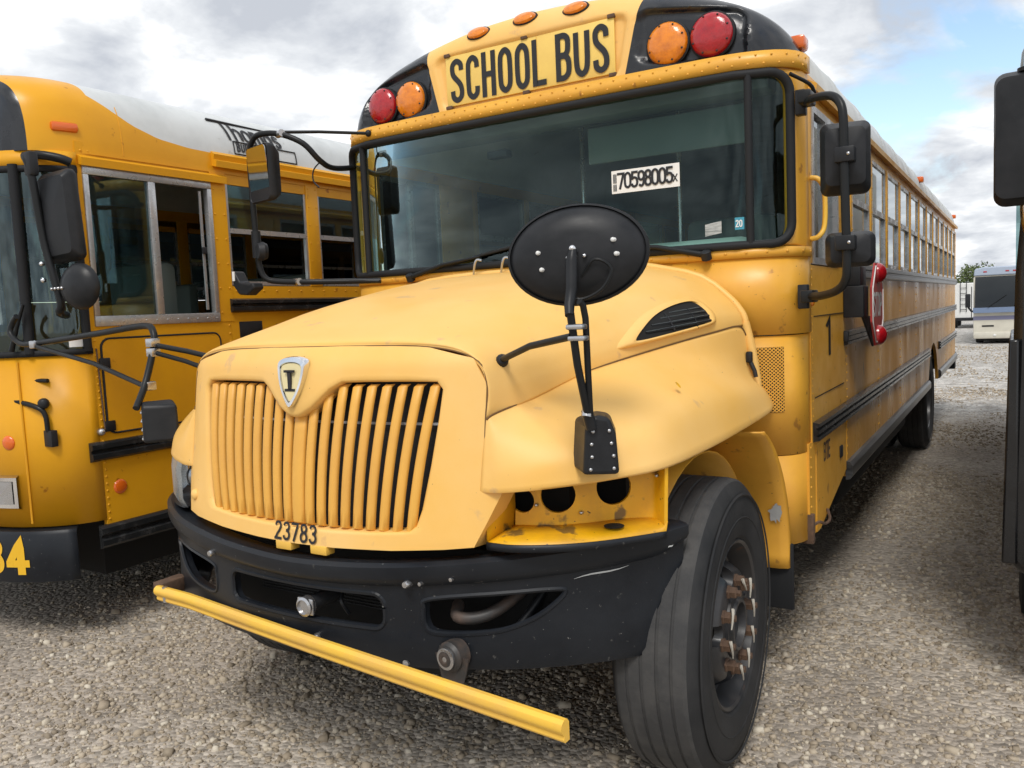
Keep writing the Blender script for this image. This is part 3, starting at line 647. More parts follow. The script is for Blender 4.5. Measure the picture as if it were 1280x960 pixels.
# hood ---------------------------------------------------------------------
def yf(x, z):        # face of the grille surround
    ax = abs(x); y = -.942 + .15 * (z - 1.02) + .20 * ax * ax
    if z > 1.50: y += .7 * (z - 1.50) ** 1.35 * 1.6
    if ax > .56: y += .9 * (ax - .56) ** 1.6
    return y
secs = [  # y, [(x, z) ...] from centre to crease
 (-.850, [(0, 1.561), (.3, 1.559), (.5, 1.548), (.59, 1.525), (.635, 1.485), (.652, 1.43), (.655, 1.37), (.652, 1.335)]),
 (-.800, [(0, 1.585), (.3, 1.583), (.5, 1.568), (.60, 1.538), (.648, 1.49), (.664, 1.435), (.666, 1.38), (.662, 1.342)]),
 (-.60, [(0, 1.640), (.3, 1.637), (.5, 1.613), (.62, 1.565), (.68, 1.505), (.70, 1.45), (.706, 1.41), (.708, 1.375)]),
 (-.30, [(0, 1.703), (.3, 1.700), (.54, 1.672), (.68, 1.612), (.745, 1.545), (.77, 1.50), (.778, 1.47), (.78, 1.443)]),
 (.10, [(0, 1.768), (.3, 1.765), (.58, 1.742), (.74, 1.692), (.83, 1.615), (.868, 1.565), (.880, 1.53), (.884, 1.498)]),
 (.40, [(0, 1.806), (.32, 1.804), (.62, 1.783), (.80, 1.732), (.905, 1.648), (.948, 1.60), (.962, 1.565), (.966, 1.532)]),
 (.625, [(0, 1.828), (.35, 1.826), (.65, 1.806), (.84, 1.757), (.955, 1.668), (1.00, 1.615), (1.018, 1.58), (1.022, 1.551)]),
]
def sec_front(p):    # front edge follows the surround's top
    return (p[0], yf(p[0], p[1]), p[1])
net = []
for i, (y, P) in enumerate(secs):
    half = [(x, (yf(x, min(z, 1.56)) + .002 if i == 0 else y + (.10 * x * x if i == 1 else 0)), z) for x, z in P]
    net.append([(-x, a, z) for x, a, z in half[::-1]] + half[1:])
HS = surf(net, 5, 8)
for r in HS:
    for i, p in enumerate(r):
        x, y, z = p; dz = 0
        # raised centre plateau and the small pressed teardrop near the front
        dz += .010 * (1 / (1 + math.exp((abs(x) - (.40 + .16 * (y + .8))) / .018))) * min(1, max(0, (y + .72) / .3))
        d = math.hypot((x + .26) / .085, (y + .34) / .16); dz += .007 * math.exp(-d ** 4)
        r[i] = (x, y, z + dz)
hood = hold('hood', BUS)
ho = grid('hood_panel', HS, 'hood', hood, thick=.006, angle=80)
# rear flange of the hood
rowA = [(p[0] * 1.003, .615, p[2] + .004) for p in HS[-1]]
tube('hood_rear_bead', [(p[0] * 1.0, .63, p[2] - .002) for p in HS[-1]][::2], .016, 'hood', hood, n=8)
for sg in (-1, 1): tube('flange', [(sg * 1.018, .63, 1.56), (sg * 1.04, .64, 1.45), (sg * 1.055, .65, 1.33), (sg * 1.06, .65, 1.25)], .022, 'hood', hood, n=8, sm=3)
# side vent of the hood: frame, dark pocket and slats
def hood_at(x_target, y_target):
    best = min((abs(p[1] - y_target) + abs(p[0] - x_target), tuple(p)) for r in HS for p in r); return best[1]
for sg in (-1, 1):
    hv = hold('hood_vent', hood)
    o2d = [(-.09, 1.530), (-.02, 1.570), (.08, 1.610), (.20, 1.640), (.31, 1.655), (.36, 1.65), (.375, 1.62), (.37, 1.588), (.35, 1.572), (.25, 1.557), (.10, 1.540), (-.05, 1.525)]
    def vx(y, z):   # hood side surface x at (y, z)
        c = []
        for r in HS:
            pr = [p for p in r if p[0] > .5]
            zs = [p[2] for p in pr][::-1]; xs = [p[0] for p in pr][::-1]; c.append((pr[len(pr) // 2][1], float(np.interp(z, zs, xs))))
        return float(np.interp(y, [a for a, b in c], [b for a, b in c]))
    lp = cr(o2d, 4, closed=True)
    cy_, cz_ = .2, 1.60
    rings = []
    for sc, out in ((1.34, -.006), (1.24, .010), (1.10, .020), (1.02, .020), (.975, .006)):
        rings.append([(sg * (vx(cy_ + (p[0] - cy_) * sc, cz_ + (p[1] - cz_) * sc) + out), cy_ + (p[0] - cy_) * sc, cz_ + (p[1] - cz_) * sc) for p in lp])
    grid('vent_frame', rings, 'hood', hv, closeu=True, angle=70)
    k = len(lp); pk = [(sg * (vx(p[0], p[1]) + .012), cy_ + (p[0] - cy_) * .99, cz_ + (p[1] - cz_) * .99) for p in lp]
    ctr = (sg * (vx(cy_, cz_) + .016), cy_, cz_)
    pyd('vent_backing', pk + [ctr], [(i, (i + 1) % k, k) for i in range(k)], 'dark', hv)
    for q, (ya, yb_, z0_) in enumerate(((-.02, .36, 1.562), (.03, .365, 1.584), (.10, .365, 1.606), (.17, .36, 1.626))):
        tube('vent_slat', [(sg * (vx(y, z0_ + .02 * (y - ya) / .4) + .018), y, z0_ - .012 + .03 * (y - ya) / .4) for y in np.linspace(ya, yb_, 7)], .0055, 'plastic', hv, n=6)
    for y in (.13, .27): tube('vent_slat', [(sg * (vx(y, z_) + .017), y + (z_ - 1.55) * .15, z_) for z_ in (1.552, 1.59, 1.615 + .1 * (y - .13))], .004, 'plastic', hv, n=6)

# grille surround -------------------------------------------------------------
gs = hold('grille_surround', BUS)
hole = [(-.524, 1.425), (-.505, 1.447), (-.40, 1.449), (-.25, 1.449), (-.175, 1.447), (-.135, 1.425), (-.07, 1.365), (-.025, 1.338), (0, 1.333), (.025, 1.338), (.07, 1.365), (.135, 1.425), (.175, 1.447), (.25, 1.449), (.40, 1.449), (.505, 1.447), (.524, 1.425), (.515, 1.34), (.495, 1.2), (.472, 1.07), (.455, 1.02), (.43, 1.003), (.30, .994), (.15, .989), (0, .988), (-.15, .989), (-.30, .994), (-.43, 1.003), (-.455, 1.02), (-.472, 1.07), (-.495, 1.2), (-.515, 1.34)]
outer = [(-.652, 1.44), (-.615, 1.515), (-.46, 1.552), (-.30, 1.559), (-.20, 1.560), (-.15, 1.561), (-.08, 1.561), (-.03, 1.561), (0, 1.561), (.03, 1.561), (.08, 1.561), (.15, 1.561), (.20, 1.560), (.30, 1.559), (.46, 1.552), (.615, 1.515), (.652, 1.44), (.652, 1.335), (.655, 1.22), (.705, 1.13), (.668, 1.04), (.635, .965), (.38, .945), (.17, .937), (0, .935), (-.17, .937), (-.38, .945), (-.635, .965), (-.668, 1.04), (-.705, 1.13), (-.655, 1.22), (-.652, 1.335)]
def dense(P, n=3):
    out = []
    for i in range(len(P)):
        a = np.array(P[i]); b = np.array(P[(i + 1) % len(P)])
        out += [a + (b - a) * j / n for j in range(n)]
    return out
hd, od = dense(hole), dense(outer); rows = []
rows.append([(p[0] * .985, yf(*p) + .05, 1.2 + (p[1] - 1.2) * .985) for p in hd])
rows.append([(p[0], yf(*p) + .010, p[1]) for p in hd])
for t in (.03, .08, .2, .35, .5, .65, .8, .9, .97, 1):
    r = []
    for a, b in zip(hd, od):
        q = a + (b - a) * t; bul = 0
        dv = math.hypot(q[0] / .15, (q[1] - 1.44) / .16); bul = -.035 * math.exp(-dv ** 2.4)      # boss that carries the emblem
        r.append((q[0], yf(*q) + bul + (.004 if t == .03 else 0), q[1]))
    rows.append(r)
rows.append([(p[0] * .995, yf(*p) + .03, p[1] - .004) for p in od]); rows.append([(p[0] * .985, yf(*p) + .09, p[1] - .012) for p in od])
grid('surround_panel', rows, 'hood', gs, closeu=True, angle=60)
grid('radiator_screen', [[(x, yf(x, z) + .09, z) for x in np.linspace(-.54, .54, 25)] for z in (.96, 1.2, 1.47)], 'mesh', gs)
grid('screen_crossbar', [[(x, yf(x, z) + .07, z) for x in np.linspace(-.5, .5, 25)] for z in (1.31, 1.318)], 'alu', gs)
for i in range(-9, 10):
    t = i / 9.45; xt, xbm = t * .520, t * .452; ax = abs(xt)
    zt = 1.44
    if ax < .18: zt = float(np.interp(ax, [0, .025, .07, .135, .18], [1.345, 1.350, 1.378, 1.432, 1.445]))
    hw = .026 if i == 0 else .0165; rows = []
    zz_ = [.992] + list(np.linspace(1.0, zt - .008, 9)) + [zt]
    for z in zz_:
        k = (z - .99) / .455; x = xbm + (xt - xbm) * k; yb_ = yf(x, z) + .014 - .016 * math.sin(math.pi * min(1, max(0, k))) ** .8
        if z in (zz_[0], zz_[-1]): yb_ += .014
        rows.append([(x + hw * c_, yb_ + d_, z) for c_, d_ in ((-1, .012), (-1, .006), (-.86, .001), (-.5, -.003), (0, -.004), (.5, -.003), (.86, .001), (1, .006), (1, .012))])
    o = grid('grille_bar', rows, 'bar', gs, angle=60)
# emblem
em = hold('emblem', gs)
def shield(k):
    P = [(0, .078), (.035, .074), (.056, .060), (.054, .025), (.040, -.020), (.018, -.058), (0, -.076)]
    P = P + [(-x, z) for x, z in P[-2:0:-1]]
    return cr([(x * k, z * k) for x, z in P], 3, closed=True)
YE = yf(0, 1.44) - .045
def em_y(z): return YE + .15 * (z - 1.44)
def shield_mesh(name, prof, m):
    rows = [[(p[0], em_y(1.452 + p[1]) + d, 1.452 + p[1]) for p in shield(k)] for k, d in prof]
    nr, nc = len(rows), len(rows[0]); v = [p for r in rows for p in r]; f = [(i * nc + j, i * nc + (j + 1) % nc, (i + 1) * nc + (j + 1) % nc, (i + 1) * nc + j) for i in range(nr - 1) for j in range(nc)] + [tuple(range((nr - 1) * nc, nr * nc))]
    return pyd(name, v, f, m, em, True, angle=30)
shield_mesh('emblem_bezel', [(1.06, .02), (1.06, .004), (1.02, -.004), (.84, -.005), (.80, .001)], 'chrome')
shield_mesh('emblem_field', [(.80, .0005), (.79, -.001)], 'emblem')
for a, b, c, d in ((-.007, .007, -.028, .028), (-.022, .022, .026, .034), (-.022, .022, -.034, -.026)):
    box('emblem_letter', (a, em_y(1.452) - .007, 1.458 + c), (b, em_y(1.452) - .001, 1.458 + d), 'black', em)
lettering('fleet_number', '23783', .052, .0085, lambda u, v, d: (-.085 + u, yf(-.085 + u, .945 + v) - .0025 - d, .945 + v), 'black', gs, gap=.27, sx=1.0)
for x in (-.05, .105): box('latch_tab', (x - .035, -.955, .908), (x + .035, -.915, .937), 'arm', gs, .004)
dome('grommet', (-.585, yf(-.585, 1.03) - .0, 1.03), (-.2, -1, 0), .021, .014, 'hood', gs, 16)

# fenders --------------------------------------------------------------------------
FN = [
 [(x, yf(x, z) - .001, z) for x, z in ((.655, 1.333), (.652, 1.285), (.649, 1.235), (.647, 1.18), (.646, 1.13))],
 [(.668, -.76, 1.348), (.692, -.778, 1.305), (.712, -.796, 1.25), (.727, -.81, 1.19), (.735, -.815, 1.134)],
 [(.70, -.60, 1.376), (.765, -.645, 1.342), (.82, -.70, 1.285), (.853, -.742, 1.215), (.862, -.757, 1.145)],
 [(.742, -.42, 1.42), (.83, -.465, 1.388), (.915, -.54, 1.33), (.968, -.62, 1.25), (.984, -.655, 1.156)],
 [(.781, -.29, 1.446), (.86, -.31, 1.42), (.96, -.36, 1.375), (1.06, -.44, 1.295), (1.098, -.505, 1.17)],
 [(.884, .10, 1.496), (.93, .08, 1.442), (1.0, .02, 1.395), (1.09, -.09, 1.315), (1.135, -.19, 1.182)],
 [(.966, .40, 1.53), (.99, .39, 1.44), (1.035, .36, 1.372), (1.11, .29, 1.30), (1.145, .22, 1.195)],
 [(1.012, .57, 1.545), (1.022, .575, 1.43), (1.045, .59, 1.347), (1.10, .585, 1.278), (1.135, .56, 1.202)],
 [(1.03, .62, 1.50), (1.035, .635, 1.40), (1.055, .67, 1.32), (1.09, .72, 1.25), (1.105, .745, 1.208)],
]
for sg in (-1, 1):
    fe = hold('fender', BUS)
    P = surf([[(sg * x, y, z) for x, y, z in r] for r in FN], 6, 6)
    P = [list(r) + [(r[-1][0] - sg * .004, r[-1][1] + .003, r[-1][2] - .008), (r[-1][0] - sg * .03, r[-1][1] + .02, r[-1][2] - .004)] for r in P]
    grid('fender_panel', P, 'hood', fe, thick=.004, angle=70)
    # inner wheel housing
    wh = [[(sg * x, .62 * math.cos(R(a)) * 1.0, .52 + .60 * math.sin(R(a))) for x in (.55, .80, 1.03)] for a in range(40, 131, 8)]
    grid('wheel_housing', wh, 'body' if sg > 0 else 'dark', fe, thick=.006)
    # paint of the crease gap
    tube('crease_gap', [(sg * (r[0][0] * sg + .0005), r[0][1], r[0][2] + .001) for r in P], .0030, 'seam', fe, n=5)
tube('seam_gap', [(x, yf(x, z) + .0007, z) for x, z in cr([(-.652, 1.36), (-.652, 1.44), (-.615, 1.515), (-.46, 1.552), (-.2, 1.560), (.2, 1.560), (.46, 1.552), (.615, 1.515), (.652, 1.44), (.652, 1.335), (.652, 1.2), (.650, 1.13)], 6)], .0022, 'seam', hood, n=5)
box('hood_latch', (1.03, .595, 1.395), (1.055, .62, 1.44), 'plastic', hood, .006); tube('hood_latch', [(1.045, .61, 1.40), (1.065, .60, 1.36), (1.07, .60, 1.335)], .009, 'plastic', hood, n=8)
lathe('paint_chip', [(.0, .0), (.012, .0), (.013, -.001)], (1.036, -.215, 1.384), (.75, .1, .65), 'bucket', hood, 12)

# splash panel behind the wheel and mud flap
for sg in (-1, 1):
    rows = []
    for a in np.linspace(-4, 66, 15):
        rr = .66; c_, s_ = math.cos(R(a)), math.sin(R(a))
        rows.append([(sg * x, .02 + rr * c_ + b, .56 + rr * s_ * .98) for x, b in ((.70, -.005), (1.0, -.003), (1.13, 0), (1.165, .012), (1.175, .035))])
    o = grid('splash_panel', rows, 'body', BUS, thick=.006, angle=60)
    box('mud_flap', (sg * .93, .705, .33), (sg * 1.185, .72, .62), 'rubber', BUS, .012)
scv = []
for k in range(26):
    a = 2 * math.pi * k / 26; r_ = .028 * (1 + .30 * math.sin(a + 2) + .18 * math.sin(2 * a + 1) + random.uniform(-.28, .28)); scv.append((1.125 + r_ * math.cos(a) * .9, .11 + r_ * math.sin(a) * 1.6))
def sp_pt(x, h): 
    a = math.asin(min(1, max(-1, (.66 + h - .56) / (.66 * .98)))); return (x, .02 + .66 * math.cos(a) - .009, .66 + h)
pyd('paint_scar', [sp_pt(*p) for p in scv], [tuple(range(26))], 'scar', BUS)

# headlight bucket (image right: lamp missing) and complete headlight (image left)
lip = [(.655, -.82), (.745, -.815), (.862, -.76), (.96, -.68), (1.04, -.585), (1.095, -.51)]
back = [(.675, -.68), (.77, -.65), (.86, -.585), (.94, -.50), (1.03, -.45), (1.092, -.49)]
bk = hold('headlight_bucket', BUS)
L1, B1 = cr(lip, 5), cr(back, 5)
grid('bucket_floor', [[(a[0], a[1], .972 + .004 * 0) for a in L1], [((a[0] + b[0]) / 2, (a[1] + b[1]) / 2, .985) for a, b in zip(L1, B1)], [(b[0], b[1], 1.0) for b in B1]], 'bucket', bk, thick=.004)
wall = grid('bucket_wall', [[(b[0], b[1] + .02 * t, .99 + .19 * t) for b in cr(back, 8)] for t in np.linspace(0, 1, 6)], 'bucket', bk, thick=.012)
bake(wall)
cs = []
for x, y, z, r, nx, ny in ((.80, -.635, 1.085, .052, .35, -1), (.925, -.51, 1.098, .056, .8, -.9), (.70, -.675, 1.07, .036, .2, -1)):
    cs.append(lathe('cutter', [(r, -.12), (r, .12)], (x, y, z), (nx, ny, 0), 'dark', None, 24))
cut(wall, cs)
grid('bucket_side', [[(.655, -.812, z), (.664, -.75, z), (.675, -.68, z)] for z in (.975, 1.06, 1.15)], 'bucket', bk, thick=.004)
grid('bucket_flange', [[(a[0] + .002, a[1] - .003, z) for a in L1] for z in (.952, .974)], 'bumper', bk, thick=.006)
lathe('drain_hole', [(0, 0), (.030, 0), (.031, -.002)], (.955, -.575, .991), (0, 0, -1), 'dark', bk, 20).scale = (1, 1, 1)
for x, y, z in ((.745, -.672, 1.06), (.86, -.60, 1.03), (1.05, -.46, 1.13)): dome('bucket_screw', (x, y - .004, z), (0, -1, 0), .006, .004, 'steel', bk, 8)
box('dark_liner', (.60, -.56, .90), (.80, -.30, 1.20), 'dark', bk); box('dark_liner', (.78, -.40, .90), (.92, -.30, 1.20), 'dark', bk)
hl = hold('headlight', BUS)
LM = [(-a[0], a[1]) for a in cr(lip, 5)][4:]; BM = [(-b[0], b[1]) for b in cr(back, 5)][4:]
grid('lens', [[(a[0] * (1 - .012 * k), a[1] + .012 * k, z) for a in LM] for k, z in ((1, .955), (0, .99), (0, 1.10), (.5, 1.142))], 'lens', hl)
grid('reflector', [[(a[0] * .55 + b[0] * .45, a[1] * .55 + b[1] * .45, z) for a, b in zip(LM, BM)] for z in (.955, 1.05, 1.145)], 'steel', hl)
lathe('lamp_bowl', [(.0, .05), (.03, .045), (.058, .02), (.072, -.02)], (-.785, -.69, 1.05), (-.35, -1, 0), 'chrome', hl, 20)
dome('turn_bulb', (-.91, -.60, 1.05), (-.7, -1, 0), .03, .02, 'white', hl, 14)
grid('lamp_floor', [[(a[0], a[1], .957) for a in LM], [(b[0], b[1], .957) for b in BM]], 'plastic', hl)

# bumper ------------------------------------------------------------------------------
BP = [(0, -.985), (.25, -.965), (.46, -.915), (.72, -.80), (.93, -.645), (1.055, -.505), (1.125, -.40)]
BPL = [(-1.12, -.50), (-1.05, -.625), (-.93, -.745), (-.72, -.86), (-.46, -.935), (-.25, -.97)]     # the undamaged end stands further forward
BP = cr(BPL + BP, 10); nb = len(BP)
def bnorm(i):
    a, b = BP[max(i - 1, 0)], BP[min(i + 1, nb - 1)]; t = b - a; t /= np.hypot(*t); return np.array((t[1], -t[0]))
front = [(-.015, .893), (0, .882), (0, .85), (-.010, .832), (-.026, .82), (-.030, .78), (-.032, .68), (-.030, .60), (-.042, .572)]
prof = [(-.10, .88), (-.045, .893)] + front + [(-.08, .560), (-.12, .562), (-.12, .585), (-.075, .60), (-.065, .68), (-.065, .80), (-.04, .845), (-.035, .862), (-.10, .862)]
def brise(x, z): return .078 * (min(1.1, abs(x)) / 1.1) ** 1.6 * min(1, max(0, (z - .62) / .25))
def dprof(z):
    zs = [q[1] for q in front][::-1]; ds = [q[0] for q in front][::-1]; return float(np.interp(z, zs, ds))
rows = []
for i, p in enumerate(BP):
    n_ = bnorm(i); e = min(1.0, i / 12, (nb - 1 - i) / 12); ty = (1 - e) ** 2
    rows.append([(*(p + n_ * d), .90 - (.90 - z) * (1 - .42 * ty) + brise(p[0], z)) for d, z in prof])
bo = hold('front_bumper', BUS)
nr, nc = len(rows), len(prof)
v = [q for r in rows for q in r]; f = [(i * nc + j, i * nc + (j + 1) % nc, (i + 1) * nc + (j + 1) % nc, (i + 1) * nc + j) for i in range(nr - 1) for j in range(nc)] + [tuple(range(nc)), tuple(range((nr - 1) * nc, nr * nc))]
bs_ = pyd('bumper_shell', v, f, 'bumper', bo, True, angle=35)
HC = rrect(-.345, .335, .69, .803, .04); FC = [(.455, .765), (.462, .79), (.54, .803), (.66, .812), (.80, .818), (.838, .808), (.80, .762), (.74, .722), (.66, .695), (.55, .685), (.475, .690), (.455, .72)]
cs = [prism('cutter', HC, 1, -1.3, -.75, 'bumper')]
for sg in (-1, 1): cs.append(prism('cutter', [(sg * a, b) for a, b in cr(FC, 3, closed=True)], 1, -1.3, -.2, 'bumper'))
cut(bs_, cs)
BO = {}
def bp_at(x, d=-.03):      # point with this x on the face offset by d
    if d not in BO: BO[d] = np.array([BP[i] + bnorm(i) * d for i in range(nb)])
    q = BO[d]; return np.array((x, float(np.interp(x, q[:, 0], q[:, 1]))))
P = HC + HC[:1]
tube('opening_edge', [(x, bp_at(x, round(dprof(z - brise(x, z)), 3))[1] + .003, z) for x, z in dense(P, 6)[:-6]], .009, 'bumper', bo, n=6, cap=False)
for sg in (-1, 1):
    P = cr(FC, 4, closed=True); tube('opening_edge', [(sg * x, bp_at(sg * x, round(dprof(z - brise(x, z)), 3))[1] + .003, z) for x, z in P + P[:1]], .008, 'bumper', bo, n=6, cap=False)
    tube('hose', [(sg * .50, -.76, .745), (sg * .53, -.81, .725), (sg * .59, -.78, .722), (sg * .64, -.72, .745), (sg * .68, -.62, .79)], .019, 'hub', bo, n=10, sm=4)
    tube('hose', [(sg * .68, -.70, .68), (sg * .71, -.66, .73), (sg * .74, -.60, .80)], .013, 'plastic', bo, n=8, sm=3)
    prism('bracket_plate', [(sg * .62, .62), (sg * .70, .62), (sg * .70, .84), (sg * .63, .84)], 1, -.60, -.59, 'hub', bo)
grid('bumper_core', [[(x, -.76 + .26 * x * x, z) for x in np.linspace(-.9, .9, 25)] for z in (.58, .90)], 'dark', bo)
for k in range(11): box('core_fin', (-.34, -.80, .695 + k * .0105), (.34, -.795, .699 + k * .0105), 'mesh', bo)
# bolts
def bolt(x, z, pr_):
    q = bp_at(x, round(dprof(z), 3)); lathe('bumper_bolt', pr_, (*q, z), (0, 1, 0), 'steel', bo, 10)
for x in (-.43, .43): bolt(x, .848, [(.0, .03), (.012, .03), (.012, -.004), (.009, -.010), (0, -.011)])
for x, z in ((-.111, .632), (.075, .636)): bolt(x, z, [(.013, .02), (.013, -.006), (.008, -.007), (.007, -.026), (0, -.026)])
bolt(.393, .588, [(.011, .02), (.011, -.006), (0, -.010)])
for x, z in ((.47, .85), (.56, .865), (.90, .90)): bolt(x, z, [(.006, .02), (.006, -.002), (0, -.003)])
# coupling in the middle opening, round latch plate on the lower edge
cp = hold('tow_socket', bo)
box('socket_plate', (.006, -.965, .706), (.074, -.953, .762), 'steel', cp, .006); lathe('socket_ring', [(.032, .02), (.032, -.006), (.024, -.010), (.024, -.004), (0, -.004)], (.04, -.965, .734), (0, 1, 0), 'steel', cp, 22)
lathe('socket_body', [(.026, 0), (.026, .10), (.02, .12)], (.04, -.953, .736), (.25, 1, .1), 'plastic', cp, 16)
tube('socket_wire', [(.10, -.85, .755), (.13, -.89, .74), (.14, -.87, .695)], .007, 'plastic', cp, n=6, sm=4)
lk = hold('gate_latch', bo); p = bp_at(.545, -.03)
prism('latch_plate', [(p[0] - .055, .63), (p[0] + .065, .63), (p[0] + .055, .585), (p[0] + .035, .53), (p[0] - .03, .53), (p[0] - .04, .575)], 1, p[1] - .028, p[1] - .022, 'hub', lk)
lathe('latch_magnet', [(.046, .04), (.046, -.004), (.038, -.014), (.026, -.016), (.024, -.026), (.012, -.028), (0, -.022)], (p[0], p[1] - .028, .628), (.1, 1, 0), 'hub', lk, 22); lathe('latch_ring', [(.030, 0), (.033, -.018), (.026, -.020)], (p[0], p[1] - .034, .628), (.1, 1, 0), 'steel', lk, 22)
# scratches
for a, b in (((.86, .845), (.985, .868)), ((1.075, .905), (1.09, .918))):
    v = []
    for t in np.linspace(0, 1, 7):
        x = a[0] + (b[0] - a[0]) * t; z = a[1] + (b[1] - a[1]) * t + .003 * math.sin(6 * t); q = bp_at(x, round(dprof(z - brise(x, z)), 3)); i = int(np.argmin([abs(k[0] - x) for k in BP])); q = q + bnorm(i) * .003; wq = .0022 * math.sin(math.pi * t) + .0004
        v += [(q[0], q[1], z - wq), (q[0], q[1], z + wq)]
    pyd('scratch', v, [(2 * i, 2 * i + 1, 2 * i + 3, 2 * i + 2) for i in range(6)], 'scar', bo)
# crossing arm
ca = hold('crossing_arm', BUS)
A, B = Vector((-.83, -.885, .632)), Vector((1.065, -1.125, .637))
mid = (A + B) / 2; d = (B - A).normalized(); nrm = Vector((d.y, -d.x, 0)).normalized(); up = nrm.cross(d) * (1 if nrm.cross(d).z > 0 else -1)
pr = [(-.016, -.036), (.006, -.038), (.011, -.030), (.009, -.017), (.013, -.012), (.021, -.002), (.024, .010), (.020, .024), (.008, .034), (-.008, .033), (-.016, .022)]
rows = [[tuple(Vector(c) + nrm * a * .85 + up * b * .8) for a, b in pr] for c in (A, A + d * .2 - nrm * .012, A + d * .6 - nrm * .004, mid, B - d * .3, B)]
nr, nc = len(rows), len(pr); v = [q for r in rows for q in r]
pyd('arm_bar', v, [(i * nc + j, i * nc + (j + 1) % nc, (i + 1) * nc + (j + 1) % nc, (i + 1) * nc + j) for i in range(nr - 1) for j in range(nc)] + [tuple(range(nc)), tuple(range((nr - 1) * nc, nr * nc))], 'arm', ca, True, angle=35)
box('arm_pivot', (-.87, -.88, .61), (-.81, -.76, .665), 'rust', ca, .006)
lathe('arm_bolt', [(.01, -.03), (.01, .03)], tuple(A + d * .05), (0, 0, 1), 'steel', ca, 8)

# wheels -------------------------------------------------------------------------------------
def wheel(name, x, y, sg, dual=False, steer=0, front=True):
    wh = hold(name, BUS, (x, y, .515)); wh.rotation_euler = (0, 0, R(steer))
    Rr = .515; tp = [(.292, .125), (.31, .140), (.36, .150), (.42, .150), (.465, .140), (.487, .128), (.500, .117), (.5085, .107)]
    g = []
    for c_ in (.072, .025, -.025, -.072): g += [(.5135, c_ + .006), (.508, c_ + .004), (.508, c_ - .004), (.5135, c_ - .006)]
    prof = tp + g + [(r, -h) for r, h in tp[::-1]]
    t = lathe('tyre', [(r, sg * h) for r, h in prof], (0, 0, 0), (1, 0, 0), 'tyre', wh, 72, angle=28, caps=False)
    t.data.materials.append(MAT['tread'])
    for pl in t.data.polygons:
        c_ = pl.center
        if math.hypot(c_.y, c_.z) > .499: pl.material_index = 1
    for pl in t.data.polygons:
        if len(pl.vertices) > 8: pass
    for rr in (.375, .455): lathe('sidewall_rib', [(rr - .006, sg * .1475), (rr, sg * .1525), (rr + .006, sg * .1475)], (0, 0, 0), (1, 0, 0), 'tyre', t, 64, caps=False)
    if front:
        dp = [(.292, .10), (.300, .128), (.293, .135), (.282, .128), (.272, .09), (.262, .055), (.245, .045), (.225, .062), (.207, .10), (.192, .122), (.182, .128), (.115, .128), (.112, .115), (0, .115), (0, .08), (.15, .10), (.19, .08), (.225, .035), (.25, .02), (.292, .03)]
    else:
        dp = [(.292, .10), (.300, .128), (.293, .135), (.282, .128), (.27, .05), (.262, -.04), (.225, -.06), (.18, -.075), (.10, -.075), (0, -.07), (0, -.09), (.26, -.09), (.292, -.05)]
    d_ = lathe('rim', [(r, sg * h) for r, h in dp], (0, 0, 0), (1, 0, 0), 'rim', wh, 56, closed=True)
    if front:
        cs = []
        for k in range(5):
            a = R(72 * k + 30); cs.append(lathe('cutter', [(.036, -.12), (.036, .16)], (0, .222 * math.cos(a), .222 * math.sin(a)), (sg, -.35 * math.cos(a), -.35 * math.sin(a)), 'rim', None, 18))
        for c_ in cs: c_.scale = (1, 1, 1)
        mw = wh.rotation_euler.copy(); wh.rotation_euler = (0, 0, 0); d_.parent = None
        cut(d_, cs); d_.parent = wh; wh.rotation_euler = mw
        lathe('brake_drum', [(.25, sg * -.14), (.25, sg * .0), (.2, sg * .015), (0, sg * .015)], (0, 0, 0), (1, 0, 0), 'hub', wh, 32)
        lathe('hub', [(.114, sg * .12), (.110, sg * .136), (.092, sg * .139), (.088, sg * .150), (.078, sg * .150), (.074, sg * .125), (0, sg * .12)], (0, 0, 0), (1, 0, 0), 'rim', wh, 28)
        nut = lathe('lug_nut', [(.025, sg * .126), (.025, sg * .134), (.0205, sg * .136), (.0205, sg * .156), (.012, sg * .160), (.012, sg * .172), (0, sg * .172)], (0, 0, 0), (1, 0, 0), 'rust', wh, 6, smooth=False)
        tag = tube('nut_tag', [(sg * .160, -.012, .026), (sg * .164, -.018, .012), (sg * .165, -.014, -.012), (sg * .163, -.006, -.04)], [.0062, .0024], 'tag', wh, n=6, sm=3)
        tag.scale = (1, 1, 1); first = True
        for k in range(10):
            a = R(36 * k + 8); l_ = (0, .152 * math.cos(a), .152 * math.sin(a))
            if k == 0: nut.location = l_; tag.location = l_
            else:
                dup(nut, l_)
                if k not in (3, 6): q = dup(tag, l_); q.rotation_euler = (random.uniform(-.9, .9), 0, 0)
    return wh
wheel('front_wheel', 1.01, 0, 1, steer=1.5); wheel('front_wheel', -1.01, .14, -1, steer=1.5)
for sg in (-1, 1): wheel('rear_wheel', sg * 1.04, 7.0, sg, front=False); wheel('rear_wheel', sg * .71, 7.0, sg, front=False)
lathe('rear_axle', [(.08, -.9), (.08, .9)], (0, 7.0, .515), (1, 0, 0), 'dark', BUS, 12); lathe('front_axle', [(.06, -.92), (.06, .92)], (0, 0, .48), (1, 0, 0), 'dark', BUS, 12)

